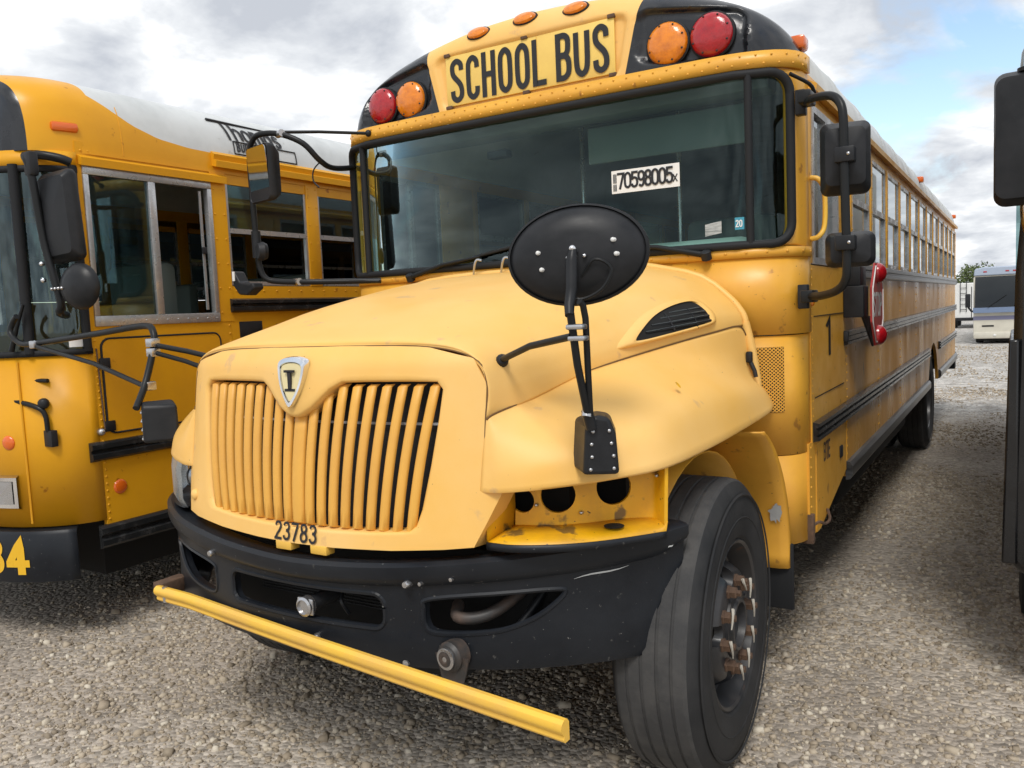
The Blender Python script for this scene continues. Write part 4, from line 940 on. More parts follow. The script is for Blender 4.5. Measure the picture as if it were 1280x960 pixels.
# mirrors --------------------------------------------------------------------------------------
cv = hold('crossview_mirror', BUS)
def base_at(sg, par):
    P = [(.955, -.775, 1.190), (1.035, -.715, 1.186), (1.03, -.72, 1.30), (1.015, -.725, 1.345), (.985, -.75, 1.355), (.965, -.768, 1.335)]
    n_ = Vector((.60, -.80, 0)); dep = [.0, .0, .0, -.012, -.015, -.01]
    front = [Vector(p) + n_ * .030 for p in P]; bk_ = [Vector(p) - n_ * .10 + Vector((-.012 if i in (0, 5) else .03, 0, .0)) for i, p in enumerate(P)]
    v = [(sg * q.x, q.y, q.z) for q in front + bk_]; k = len(P)
    o = pyd('mirror_base', v, [tuple(range(k)), tuple(range(2 * k - 1, k - 1, -1))] + [(i, (i + 1) % k, k + (i + 1) % k, k + i) for i in range(k)], 'plastic', par)
    md = o.modifiers.new('b', 'BEVEL'); md.width = .012; md.segments = 3; o.data.shade_smooth(); o.data.set_sharp_from_angle(angle=R(50))
    for t, z in ((.2, 1.205), (.85, 1.205), (.25, 1.24), (.85, 1.24), (.25, 1.275), (.8, 1.275), (.3, 1.31), (.75, 1.31)):
        c = Vector((.955 + .08 * t, -.775 + .06 * t, z)) + n_ * .031; dome('base_screw', (sg * c.x, c.y, c.z), (sg * n_.x, n_.y, 0), .0055, .004, 'steel', par, 8)
base_at(1, cv)
mo = Vector((.978, -.80, 1.79))            # centre of the oval head
ax = Vector((-.20, -.97, -.10)).normalized()
o = lathe('mirror_head', [(.001, -.040), (.09, -.037), (.14, -.028), (.175, -.012), (.192, .0), (.205, .012), (.205, .026), (.196, .030), (.19, .022), (0, -.02)], (0, 0, 0), (0, 1, 0), 'plastic', cv, 48)
rot = Matrix.Rotation(R(20), 4, 'Z') @ Matrix.Rotation(R(-4), 4, 'Y'); o.matrix_local = Matrix.Translation(mo) @ rot @ Matrix.Diagonal((.92, 1.0, .645, 1))
o = lathe('mirror_rim', [(.200, .0), (.208, .006), (.210, .018), (.205, .030), (.198, .02)], (0, 0, 0), (0, 1, 0), 'rubber', cv, 48, closed=True); o.matrix_local = Matrix.Translation(mo) @ rot @ Matrix.Diagonal((.92, 1.0, .65, 1))
MH = Matrix.Translation(mo) @ rot
o = lathe('mirror_glass', [(.0, .05), (.1, .045), (.16, .034), (.195, .022)], (0, 0, 0), (0, 1, 0), 'mirror', cv, 40); o.matrix_local = MH @ Matrix.Diagonal((.92, 1.0, .645, 1))
for x, z in ((-.10, .015), (-.095, -.03), (.10, .025), (.105, -.012)):
    p = MH @ Vector((x, -.037, z)); dome('head_screw', p, (-.2, -1, 0), .006, .004, 'white', cv, 8)
pj = MH @ Vector((0, -.042, 0)); bt = Vector((.985, -.775, 1.335))
dome('ball_joint', pj + Vector((0, -.012, .012)), (0, -1, .4), .011, .014, 'chrome', cv, 12)
for dx_ in (-.02, .024): dome('joint_screw', MH @ Vector((dx_, -.046, -.008)), (0, -1, 0), .006, .006, 'chrome', cv, 8)
k1 = Vector((1.0, -.90, 1.63))
tube('mirror_stem', [pj + Vector((0, -.012, .01)), pj + Vector((.003, -.028, -.02)), (.988, -.86, 1.70), (.993, -.885, 1.655), tuple(k1)], [.011, .016, .016, .014, .012], 'plastic', cv, n=12)
tube('mirror_mast', [(k1.x, k1.y + .005, 1.64), (1.0, -.865, 1.50), (.995, -.805, 1.36)], .0105, 'tube', cv, n=12)
tube('mirror_mast', [(1.022, -.885, 1.665), (1.026, -.872, 1.655), (1.027, -.862, 1.62), (1.02, -.845, 1.50), (1.0, -.80, 1.36)], .009, 'tube', cv, n=10)
for z in (1.60, 1.57): box('mast_clamp', (.988, -.905 + (1.6 - z) * .3, z - .007), (1.038, -.872 + (1.6 - z) * .3, z + .007), 'steel', cv, .005)
lathe('mast_collar', [(.015, -.012), (.015, .012)], (.992, -.803, 1.365), (0, .4, 1), 'steel', cv, 12)
tube('mast_foot', [(.992, -.803, 1.372), (.995, -.785, 1.32)], .016, 'plastic', cv, n=12)
tube('mirror_brace', [(.996, -.885, 1.575), (.82, -.80, 1.548), (.668, -.705, 1.505)], .010, 'tube', cv, n=10); dome('brace_end', (.664, -.70, 1.503), (.5, -.6, .5), .02, .014, 'plastic', cv, 12)
tube('mirror_cable', [MH @ Vector((.01, -.035, -.06)), MH @ Vector((.05, -.05, -.02)), MH @ Vector((.09, -.045, -.05)), MH @ Vector((.06, -.05, -.10)), MH @ Vector((.0, -.05, -.12)), MH @ Vector((-.03, -.045, -.09))], .0045, 'tube', cv, n=6, sm=4)
# the fender bracket on the other side, its mirror head gone, arm swung out
c2 = hold('mirror_bracket', BUS)
base_at(-1, c2)
tube('bracket_arm', [(-1.0, -.80, 1.33), (-1.045, -.72, 1.42), (-1.06, -.66, 1.56), (-1.08, -.64, 1.63), (-1.16, -.63, 1.655), (-1.5, -.63, 1.63), (-1.98, -.63, 1.598), (-2.12, -.63, 1.60), (-2.20, -.63, 1.65), (-2.19, -.62, 1.70), (-2.15, -.62, 1.73)], .014, 'tube', c2, n=10, sm=5)
tube('bracket_arm', [(-1.05, -.70, 1.40), (-1.5, -.65, 1.50), (-1.98, -.64, 1.585)], .011, 'tube', c2, n=8)
tube('bracket_arm', [(-1.06, -.655, 1.575), (-.90, -.62, 1.545), (-.70, -.58, 1.50)], .011, 'tube', c2, n=8); tube('bracket_arm', [(-1.06, -.66, 1.545), (-.90, -.63, 1.505), (-.69, -.60, 1.44)], .010, 'tube', c2, n=8)
for p in ((-1.06, -.66, 1.585), (-1.06, -.66, 1.545), (-1.05, -.70, 1.41), (-1.98, -.635, 1.592)): box('bracket_clamp', (p[0] - .02, p[1] - .022, p[2] - .018), (p[0] + .02, p[1] + .022, p[2] + .018), 'steel', c2, .005)
# side mirrors by the driver's window
def slab(name, c, w_, h, dp, m, par, yaw=0, taper=.78, r=.05, fr=None):
    rows = []
    for sc, y in ((.05, -dp), (.35, -dp), (taper, -dp * .8), (.97, -dp * .25), (1, 0), (1, .022), (.97, .03), (.95, .026), (.05, .026)):
        rows.append([(x * sc, y, z * sc) for x, z in rrect(-w_ / 2, w_ / 2, -h / 2, h / 2, r, 5)])
    nr, nc = len(rows), len(rows[0]); v = [q for rr in rows for q in rr]
    o = pyd(name, v, [(i * nc + j, i * nc + (j + 1) % nc, (i + 1) * nc + (j + 1) % nc, (i + 1) * nc + j) for i in range(nr - 1) for j in range(nc)] + [tuple(range(nc)), tuple(range((nr - 1) * nc, nr * nc))], m, par, True, angle=32)
    o.location = c; o.rotation_euler = (0, 0, yaw); return o
sm_ = hold('side_mirror', BUS)
slab('mirror_housing', (1.425, .58, 2.165), .178, .268, .075, 'plastic', sm_, R(10), r=.028); slab('mirror_housing', (1.44, .58, 1.825), .178, .132, .06, 'plastic', sm_, R(10), r=.03)
box('mirror_glass', (1.35, .606, 2.04), (1.50, .611, 2.29), 'mirror', sm_); 
tube('mirror_arm', [(1.225, .80, 2.475), (1.27, .68, 2.42), (1.30, .60, 2.41), (1.38, .53, 2.395), (1.42, .50, 2.36), (1.435, .487, 2.30), (1.437, .485, 2.15), (1.44, .487, 1.95), (1.442, .49, 1.78), (1.435, .50, 1.71), (1.40, .53, 1.672), (1.33, .60, 1.655), (1.27, .68, 1.655)], .016, 'tube', sm_, n=12, sm=5)
for z in (2.165, 1.845): box('mirror_clamp', (1.405, .462, z - .028), (1.475, .515, z + .028), 'plastic', sm_, .006); dome('clamp_screw', (1.455, .462, z), (0, -1, 0), .007, .005, 'steel', sm_, 8)
for z in (2.44, 1.655):
    box('mirror_hinge', (1.205, .755, z - .05), (1.245, .80, z + .05), 'plastic', sm_, .005); box('mirror_hinge', (1.235, .66, z - .025), (1.285, .77, z + .025), 'tube', sm_, .006)
tube('mirror_stay', [(1.19, .745, 2.555), (1.25, .82, 2.52), (1.262, .86, 2.49)], .008, 'tube', sm_, n=8, sm=3)
# side mirror on the door side
s2 = hold('side_mirror', BUS)
o = slab('mirror_housing', (-1.315, .235, 2.405), .21, .285, .06, 'plastic', s2, R(180 - 14), r=.025)
o = prism('mirror_glass', rrect(-.097, .097, -.134, .134, .022), 1, -.0315, -.028, 'mirror', s2); o.location = (-1.315, .235, 2.405); o.rotation_euler = (R(4), 0, R(-14))
tube('mirror_arm', [(-1.19, .80, 2.49), (-1.13, .55, 2.45), (-1.10, .42, 2.47), (-1.14, .35, 2.55), (-1.25, .30, 2.605), (-1.36, .27, 2.615), (-1.42, .27, 2.59), (-1.455, .275, 2.52), (-1.46, .28, 2.3), (-1.465, .29, 2.05), (-1.465, .30, 1.95), (-1.44, .31, 1.885), (-1.38, .34, 1.862), (-1.2, .42, 1.85), (-.90, .615, 1.842)], .015, 'tube', s2, n=10, sm=5)
tube('mirror_stay', [(-.97, .655, 2.623), (-1.15, .48, 2.63), (-1.36, .27, 2.625)], .0085, 'tube', s2, n=8); dome('stay_end', (-.965, .655, 2.623), (0, -1, 0), .018, .015, 'plastic', s2, 10)
tube('mirror_stay', [(-.90, .60, 1.838), (-1.15, .46, 1.853)], .009, 'tube', s2, n=8)
for p in ((-1.25, .30, 2.607), (-1.28, .385, 1.855)): lathe('arm_clamp', [(.019, -.025), (.019, .025)], p, (1, -.3, 0), 'steel', s2, 10)
lathe('motor_joint', [(.0, -.03), (.04, -.028), (.05, 0), (.04, .02), (0, .022)], (-1.40, .27, 2.02), (.5, 1, 0), 'plastic', s2, 16); lathe('motor_joint', [(.024, -.07), (.024, .07)], (-1.463, .288, 2.06), (0, 0, 1), 'plastic', s2, 12)
prism('convex_mirror', [(-1.60, 1.93), (-1.585, 1.925), (-1.55, 1.868), (-1.48, 1.852), (-1.45, 1.86), (-1.44, 1.83), (-1.50, 1.795), (-1.56, 1.80), (-1.60, 1.85)], 1, .23, .30, 'plastic', s2, .012); box('mirror_sticker', (-1.597, .225, 1.875), (-1.58, .229, 1.925), 'wprint', s2)
tube('mirror_cable', [(-1.19, .62, 2.46), (-1.23, .58, 2.50), (-1.27, .55, 2.46), (-1.27, .54, 2.40), (-1.24, .55, 2.36)], .004, 'tube', s2, n=6, sm=4)

# stop arm -----------------------------------------------------------------------------------------
st = hold('stop_arm', BUS)
box('arm_box', (1.222, 1.70, 1.54), (1.32, 1.86, 1.70), 'plastic', st, .006); box('arm_box', (1.222, 1.74, 1.70), (1.30, 1.92, 1.80), 'plastic', st, .006)
prism('arm_bracket', [(1.74, 1.545), (2.10, 1.37), (2.16, 1.40), (1.98, 1.54)], 0, 1.30, 1.31, 'plastic', st)
oc = [(2.02 + .225 * math.cos(R(22.5 + 45 * k)), 1.60 + .235 * math.sin(R(22.5 + 45 * k))) for k in range(8)]
OX = lambda y: 1.345
prism('stop_plate', oc, 0, 1.335, 1.343, 'redsign', st)
oc2 = [(2.02 + .205 * math.cos(R(22.5 + 45 * k)), 1.60 + .215 * math.sin(R(22.5 + 45 * k))) for k in range(8)]
tube('plate_border', [(1.3435, a, b) for a, b in oc2 + oc2[:1]], .005, 'wprint', st, n=5)
lettering('stop_lettering', 'STOP', .11, .02, lambda u, v, d: (1.3445 + d, 1.865 + u, 1.545 + v), 'wprint', st, gap=.2, sx=1.0)
for z in (1.765, 1.435): dome('stop_lamp', (1.344, 2.02, z), (1, 0, 0), .055, .045, 'red', st, 20)

# windshield details and interior -------------------------------------------------------------------
stk = hold('auction_sticker', BUS)
grid('sticker_paper', [[(*plan(S_of(x), .001), z) for x in np.linspace(.43, .745, 9)] for z in (2.150, 2.250)], 'wprint', stk)
lettering('sticker_number', '70598005', .062, .0105, lambda u, v, d: (*plan(S_of(.462 + u), .0022 + d), 2.172 + v), 'black', stk, gap=.10, sx=.86)
lettering('sticker_number', 'x', .045, .005, lambda u, v, d: (*plan(S_of(.717 + u), .0022 + d), 2.174 + v), 'black', stk)
for k in range(6): grid('sticker_small_print', [[(*plan(S_of(x), .0024), z) for x in (.438 + .006 * (k % 3), .442 + .006 * (k % 3))] for z in ((2.16, 2.19) if k < 3 else (2.195, 2.235))], 'black', stk)
is_ = hold('inspection_sticker', BUS)
grid('sticker_paper', [[(*plan(S_of(x), .001), z) for x in (.975, .997, 1.012)] for z in (1.945, 1.995)], 'blue', is_)
lettering('sticker_number', '20', .026, .004, lambda u, v, d: (*plan(S_of(.980 + u), .0022 + d), 1.957 + v), 'wprint', is_, gap=.2, sx=.7)
ps = hold('paper_sticker', BUS)
grid('sticker_paper', [[(*plan(S_of(x), .001), z + (x - .84) * .15) for x in np.linspace(.85, .92, 5)] for z in (1.925, 1.975)], mat('grey_sticker', (.45, .48, .48), .6, col2=(.2, .22, .22), ns=60, stretch=(.3, 1, 2)), ps)
for sg, piv, tip in ((-1, (-.72, .635, 1.848), (.0, .628, 1.97)), (1, (.86, .640, 1.848), (.18, .628, 1.965))):
    wp = hold('wiper', BUS); q = Vector(piv); t = Vector(tip); e = q + (t - q) * .62
    tube('wiper_arm', [tuple(q), tuple(q + (e - q) * .5 + Vector((0, -.012, .012))), tuple(e)], [.014, .007], 'tube', wp, n=8); lathe('wiper_pivot', [(.022, -.02), (.022, .015), (.012, .02)], tuple(q), (0, -.5, 1), 'plastic', wp, 12)
    tube('wiper_blade', [tuple(e - (t - q).normalized() * .26 + Vector((0, .008, .0))), tuple(e + Vector((0, .004, .006))), tuple(e + (t - q).normalized() * .28 + Vector((0, .008, .0)))], .008, 'rubber', wp, n=6)
for x in (-.30, -.14): tube('hood_prop_hook', [(x, .60, 1.82), (x + .02, .585, 1.88), (x + .035, .585, 1.905), (x + .06, .59, 1.90)], .006, 'steel', BUS, n=6, sm=3)
inn_ = hold('interior', BUS)
box('dashboard', (-1.12, .74, 1.45), (1.12, 1.0, 1.84), 'dash', inn_, .05); box('dash_cowl', (.25, .80, 1.80), (1.0, 1.02, 1.93), 'dash', inn_, .05)
o = lathe('steering_wheel', [(.23, -.014), (.244, 0), (.23, .014), (.216, 0)], (0, 0, 0), (0, 0, 1), 'plastic', inn_, 32, closed=True); o.location = (.62, 1.18, 1.86); o.rotation_euler = (R(28), 0, 0)
tube('steering_column', [(.62, 1.0, 1.70), (.62, 1.17, 1.85)], .03, 'plastic', inn_)
box('driver_seat', (.36, 1.38, 1.30), (.88, 1.90, 1.46), 'seat', inn_, .05); box('driver_seat', (.36, 1.80, 1.44), (.88, 1.95, 2.12), 'seat', inn_, .05)
box('sun_visor', (.22, .86, 2.33), (.98, .875, 2.50), 'visor', inn_, .01); box('header_panel', (-1.1, .76, 2.52), (1.1, .92, 2.72), 'header', inn_, .02)
se = box('passenger_seat', (-1.08, 0, 1.30), (-.25, .42, 1.42), 'seat', inn_, .04); sb = box('seat_back', (-1.08, .36, 1.40), (-.25, .48, 2.02), 'seat', se, .04); se.location = (0, 2.1, 0)
for k in range(1, 11): dup(se, (0, 2.1 + k * .74, 0))
for k in range(11): dup(se, (1.33, 2.1 + k * .74, 0))
for x in (-.32, .3): tube('stanchion', [(x, 1.9, .98), (x, 1.9, 2.9)], .016, 'steel', inn_)
box('interior_mirror', (-.05, .86, 2.52), (.30, .89, 2.62), 'mirror', inn_, .01); box('inner_fan', (-.32, .80, 2.42), (-.20, .86, 2.46), 'plastic', inn_, .01)

# ================================================================ the flat-front bus beside it
LB = empty('flat_front_school_bus', (-3.37, 0, 0), 'deep yellow flat-front school bus parked close beside the long bus, white roof', 'bus')
LP = cr([(0, -.63), (.5, -.615), (.82, -.575), (1.02, -.50), (1.14, -.41), (1.20, -.325), (1.22, -.25)], 8)
LS = [0.0]
for a, b in zip(LP, LP[1:]): LS.append(LS[-1] + float(np.hypot(*(b - a))))
LM_ = LS[-1]
def lplan(s, out=0.0):
    q = abs(s); xs = [p[0] for p in LP]; ys = [p[1] for p in LP]; x = float(np.interp(q, LS, xs)); y = float(np.interp(q, LS, ys))
    q2 = min(q + .012, LM_); q1 = max(q2 - .024, 0); tx = np.interp(q2, LS, xs) - np.interp(q1, LS, xs); ty = np.interp(q2, LS, ys) - np.interp(q1, LS, ys); l_ = math.hypot(tx, ty)
    x += ty / l_ * out; y -= tx / l_ * out
    return (x if s >= 0 else -x, y)
def ls_of(x): return float(np.interp(abs(x), [p[0] for p in LP], LS)) * (1 if x >= 0 else -1)
def lband(name, z0, z1, m, s0=-LM_, s1=LM_, out=0, thick=.02, par=LB, n=61, o1=None):
    return grid(name, [[(*lplan(s, o), z) for s in np.linspace(s0, s1, n)] for z, o in ((z0, out), (z1, out if o1 is None else o1))], m, par, thick=thick, angle=40)
lband('front_panel', .64, 1.525, 'lbus')
lband('belt_trim', 1.525, 1.555, 'rubber', out=.010)
lband('header_band', 2.47, 2.56, 'lbus', out=.006)
fw = hold('windshield', LB)
lband('glass', 1.55, 2.48, 'pane', out=-.006, thick=0, par=fw, s0=-LM_ + .02, s1=LM_ - .02)
for sg in (-1, 1):
    for xx, r_ in ((1.055, .026), (1.215, .022)):
        s = ls_of(sg * xx); a, b = lplan(s, .004); tube('pillar', [(a, b, 1.54), (a, b + .0, 2.49)], r_, 'rubber', fw, n=8)
    tube('divider', [(sg * .0 + (.012 if sg > 0 else -.012), lplan(0, .0)[1], 1.55), (sg * .012, lplan(0)[1], 2.48)], .014, 'rubber', fw, n=6)
lband('top_seal', 2.455, 2.485, 'rubber', out=.008, par=fw)
# bumper with its number
lbm = hold('front_bumper', LB)
ss = np.linspace(-ls_of(1.165), ls_of(1.165), 61); rows = []
for s in ss: rows.append([(*lplan(s, d), z) for d, z in ((-.02, .635), (.045, .628), (.06, .61), (.06, .40), (.045, .36), (-.02, .345))])
grid('bumper_shell', rows, 'bumper', lbm, thick=.01, angle=40)
NX = .965
lettering('bumper_number', '34', .15, .038, lambda u, v, d: (*lplan(ls_of(min(1.2, 0.775 + u)), .0625 + d), .425 + v), 'yprint', lbm, gap=.34, sx=1.0)
# headlamp, reflectors, little things on the front
hlp = hold('headlamp', LB); s0, s1 = ls_of(.60), ls_of(.94)
grid('lamp_bezel', [[(*lplan(s, o), z) for s in np.linspace(s0, s1, 9)] for z, o in ((.735, .0), (.745, .022), (.905, .022), (.915, .0))], 'chrome', hlp, angle=30)
grid('lamp_lens', [[(*lplan(s, .026), z) for s in np.linspace(s0 + .025, s1 - .025, 9)] for z in (.765, .885)], 'steel', hlp)
s = ls_of(.90); a, b = lplan(s, .0); q = lplan(s, .1); dome('reflector', (a, b, 1.085), (q[0] - a, q[1] - b, 0), .038, .012, 'orange', LB, 20)
tube('panel_hinge', [(*lplan(ls_of(.99), .004), .66), (*lplan(ls_of(.99), .004), 1.50)], .006, 'lbus', LB, n=6)
br = hold('mirror_bracket', LB); a, b = lplan(ls_of(1.115), .0)
box('bracket_plate', (a - .035, b - .035, 1.06), (a + .035, b + .0, 1.145), 'plastic', br, .004, rot=None); tube('bracket_tube', [(a, b - .03, 1.14), (a - .005, b - .035, 1.23), (a - .06, b - .06, 1.275), (a - .3, b - .12, 1.33)], .013, 'tube', br, n=8, sm=4); dome('bracket_cap', (a - .01, b - .035, 1.285), (.6, -.8, 0), .028, .02, 'plastic', br, 12)
tube('latch_bar', [(a + .01, b - .012, 1.40), (a - .10, b - .045, 1.405), (a - .25, b - .08, 1.395)], .011, 'tube', br, n=8)
# side walls
for sg in (-1, 1):
    X = sg * 1.22
    def lpan(name, y0, y1, z0, z1, m='lbus', out=0.0): return box(name, (X - sg * .03, y0, z0), (X + sg * out, y1, z1), m, LB)
    lpan('side_panel', -.25, .66, .60, 1.665)
    for k in range(5): lpan('side_panel', .662 + k * 1.56, 2.22 + k * 1.56, .60, 1.88)
    lpan('corner_post', -.25, -.225, 1.665, 2.50); lpan('wide_post', .575, .685, 1.665, 2.60, out=.003); lpan('header', -.25, 8.4, 2.50, 2.62, out=-.004)
    prism('drip_rail', [(X - sg * .01, 2.505), (X + sg * .028, 2.495), (X + sg * .032, 2.535), (X - sg * .01, 2.555)], 1, -.24, .68, 'lbus', LB)
    prism('drip_rail', [(X - sg * .01, 2.60), (X + sg * .04, 2.588), (X + sg * .045, 2.625), (X + sg * .02, 2.635), (X + sg * .03, 2.665), (X - sg * .01, 2.69)], 1, .60, 8.4, 'lbus', LB)
    def lrail(y0, y1, z0, z1):
        h = (z1 - z0) / 2; pg = [(X - sg * .004, z0)]
        for k in range(2): pg += [(X + sg * .012, z0 + k * h + .004), (X + sg * .028, z0 + k * h + h * .3), (X + sg * .028, z0 + k * h + h * .75), (X + sg * .012, z0 + (k + 1) * h - .004)]
        prism('side_rail', pg + [(X - sg * .004, z1)], 1, y0, y1, 'rail', LB)
    lrail(.66, 8.4, 1.715, 1.805); lrail(-.315, 8.4, .955, 1.06); lrail(-.30, 8.4, .49, .615)
    # driver's window
    dw = hold('driver_window', LB)
    for a, b, c, d in ((-.225, .575, 1.665, 1.72), (-.225, .575, 2.455, 2.505), (-.225, -.195, 1.72, 2.455), (.545, .575, 1.72, 2.455), (.15, .195, 1.72, 2.455)): box('frame_bar', (X - sg * .03, a, c), (X + sg * .010, b, d), 'alu', dw, .003)
    box('pane', (X - sg * .010, -.195, 1.72), (X - sg * .006, .15, 2.455), 'pane', dw); box('sliding_edge', (X - sg * .02, .50, 1.74), (X - sg * .012, .515, 2.44), 'alu', dw)
    box('window_latch', (X - sg * .01, .49, 2.07), (X + sg * .004, .52, 2.11), 'plastic', dw, .003)
    rivets('frame_rivets', [(X + sg * .0105, y, 1.69) for y in np.linspace(-.2, .55, 12)], (sg, 0, 0), 'alu', dw, .005)
    # passenger windows
    w0 = hold('side_window', LB, (0, .69, 0)); q = .67
    for a, b, c, d in ((0, q, 1.885, 1.91), (0, q, 2.545, 2.595), (0, .018, 1.91, 2.545), (q - .018, q, 1.91, 2.545)): box('frame_bar', (X - sg * .03, a, c), (X - sg * .006, b, d), 'alu', w0)
    box('middle_bar', (X - sg * .026, .018, 2.205), (X - sg * .004, q - .018, 2.235), 'alu', w0)
    box('upper_pane', (X - sg * .016, .018, 2.235), (X - sg * .012, q - .018, 2.545), 'pane' if sg > 0 else 'darkpane', w0)
    if sg < 0: box('lower_pane', (X - sg * .016, .018, 1.91), (X - sg * .012, q - .018, 2.205), 'darkpane', w0)
    pw = box('window_post', (X - sg * .035, 0, 1.88), (X + sg * .003, .11, 2.60), 'lbus', LB, .003); pw.location = (0, 1.36, 0)
    rivets('post_rivets', [(X + sg * .0035, y, z) for y in (.02, .09) for z in np.linspace(1.93, 2.54, 6)], (sg, 0, 0), 'lbus', pw, .006)
    for k in range(1, 9): dup(w0, (0, .69 + k * .78, 0)); dup(pw, (0, 1.36 + k * .78, 0))
    pts = [(X + sg * .0005, -.235, z) for z in np.linspace(.64, 1.63, 27)] + [(X - sg * .003, y, 2.575) for y in np.linspace(-.22, .6, 22)] + [(X + sg * .0005, .645, z) for z in np.linspace(1.1, 1.64, 12)] + [(X + sg * .0035, y, z) for y in (.595, .665) for z in np.linspace(1.72, 2.46, 6)] + [(X + sg * .0005, y, 1.85) for y in np.linspace(.72, 8.2, 70)]
    rivets('panel_rivets', pts, (sg, 0, 0), 'lbus', LB, .007)
    # access hatch
    P = rrect(-.205, .565, 1.095, 1.60, .05); ht = hold('access_hatch', LB)
    prism('hatch_panel', P, 0, X - sg * .01, X + sg * .006, 'lbus', ht); tube('hatch_seal', [(X + sg * .004, y, z) for y, z in P + P[:1]], .006, 'rubber', ht, n=6)
    for z in (1.47, 1.135): box('hatch_hinge', (X + sg * .006, -.225, z - .028), (X + sg * .016, -.165, z + .028), 'plastic', ht, .003)
    tube('hatch_stay', [(X + sg * .010, -.235, 1.55), (X + sg * .010, -.225, 1.12)], .004, 'rust', ht, n=6); dome('hatch_knob', (X + sg * .006, -.245, 1.11), (sg, 0, 0), .02, .02, 'steel', ht, 10)
    box('socket_panel', (X - sg * .005, .72, 1.56), (X + sg * .006, .90, 1.66), 'plastic', LB, .003)
    dome('reflector', (X, -.16, .80), (sg, 0, 0), .040, .012, 'orange', LB, 22)
    for y in (1.75, 6.3):
        wl = hold('wheel', LB, (sg * 1.0, y, .50)); lathe('tyre', [(.3, sg * .12), (.4, sg * .15), (.48, sg * .14), (.50, sg * .1), (.50, -sg * .1), (.48, -sg * .14), (.3, -sg * .12)], (0, 0, 0), (1, 0, 0), 'tyre', wl, 40, caps=False); lathe('rim', [(.3, sg * .12), (.28, sg * .11), (.2, sg * .02), (.1, sg * .05), (0, sg * .05)], (0, 0, 0), (1, 0, 0), 'rim', wl, 32)
    # roof lamp
    box('side_marker', (sg * 1.235 - .02, -.145 - .30, 2.64), (sg * 1.235 + .02, -.30, 2.69), 'orange', LB, .015) if False else None
box('bus_floor', (-1.18, -.22, .62), (1.18, 8.4, .95), 'dark', LB); box('rear_wall', (-1.2, 8.4, .6), (1.2, 8.45, 2.9), 'lbus', LB, .02)
box('chassis', (-1.0, -.15, .28), (1.0, 8.2, .615), 'dark', LB); box('dashboard', (-1.0, -.42, 1.20), (1.0, -.10, 1.50), 'dash', LB, .04)
box('driver_seat', (.35, .42, 1.0), (.9, .55, 2.05), 'seat', LB, .05)
se2 = box('passenger_seat', (.25, 0, 1.0), (1.1, .42, 1.35), 'seat', LB, .04); box('seat_back', (.25, .40, 1.3), (1.1, .5, 1.98), 'seat', se2, .04); se2.location = (0, 1.1, 0)
for k in range(1, 8): dup(se2, (0, 1.1 + k * .8, 0))
for k in range(8): dup(se2, (-1.35, 1.1 + k * .8, 0))
# roof and front dome
LR = cr([(1.222, 2.56), (1.219, 2.66), (1.205, 2.76), (1.168, 2.855), (1.085, 2.935), (.92, 2.995), (.65, 3.04), (.3, 3.066), (0, 3.072)], 6)
nl = len(LR)
def lrp(t): i = min(int(t), nl - 2); return LR[i] + (LR[i + 1] - LR[i]) * (t - i)
def tb(y): return float(np.interp(y, [-.12, .0, .10, .25, .45, .70, 9], [20, 15, 11.5, 8.6, 7.2, 6.8, 6.8]))
for sg in (-1, 1):
    ys = list(np.linspace(-.12, .9, 27)) + [2.5, 5, 8.45]
    grid('roof_edge', [[(sg * lrp(u * tb(y))[0], y, lrp(u * tb(y))[1]) for u in np.linspace(0, 1, 15)] for y in ys], 'lbus', LB, angle=60)
    grid('roof', [[(sg * lrp(tb(y) + u * (nl - 1 - tb(y)))[0], y, lrp(tb(y) + u * (nl - 1 - tb(y)))[1]) for u in np.linspace(0, 1, 21)] for y in ys], 'roof', LB, angle=60)
    tube('roof_seam', [(sg * lrp(u)[0] * 1.0, .02 + .0 * u, lrp(u)[1] + .0005) for u in np.linspace(1, 17, 12)], .003, 'lbus', LB, n=5)
    rows = []
    for ph in list(np.linspace(0, 90, 11)):
        c_, s_ = math.cos(R(ph)), math.sin(R(ph)); k = 1 - .14 * (1 - c_)
        rows.append([(sg * LR[i][0] * k, -.12 - (.36 + .10 * (1 - LR[i][0] / 1.22)) * s_, 2.53 + (LR[i][1] - 2.53) * (1 - .16 * (1 - c_))) for i in range(nl)])
    rows.append([(p[0] * .98, p[1] - .02, 2.535 + (p[2] - 2.535) * .6) for p in rows[-1]]); rows.append([(p[0] * .98, p[1] - .01, 2.535) for p in rows[-1]])
    o = grid('front_dome', rows, 'lbus', LB, angle=50); o.data.materials.append(MAT['cap'])
    for pl in o.data.polygons:
        if pl.center.y < -.445 and .45 < abs(pl.center.x): pl.material_index = 1
    for x in (.62, .82): dome('warning_lamp', (sg * x, -.585 + .1 * (x - .6), 2.72), (0, -1, 0), .09, .04, 'red' if x > .7 else 'amber', LB, 24)
    o = box('side_marker', (-.018, -.065, -.024), (.03, .065, .024), 'orange', LB, .014); o.location = (sg * 1.185, -.28, 2.685); o.rotation_euler = (0, 0, R(-14 * sg))
LA = [0.0]
for a, b in zip(LR, LR[1:]): LA.append(LA[-1] + float(np.hypot(*(b - a))))
def roofmap(u, v, d):   # along the roof side: u -> y, v -> up the curve
    a = .150 + v; x = float(np.interp(a, LA, [p[0] for p in LR])); z = float(np.interp(a, LA, [p[1] for p in LR])); return (x + .003 + d, .74 + u, z + .003 + d)
lettering('roof_logo', 'Thomas', .15, .020, lambda u, v, d: roofmap(u - v * .25, v * .80 + .072, d), 'black', LB, gap=.16, sx=.82)
lettering('roof_logo', 'BUILT BUSES', .045, .011, lambda u, v, d: roofmap(u + .07, v * 1.1, d), 'black', LB, gap=.34, sx=.82)
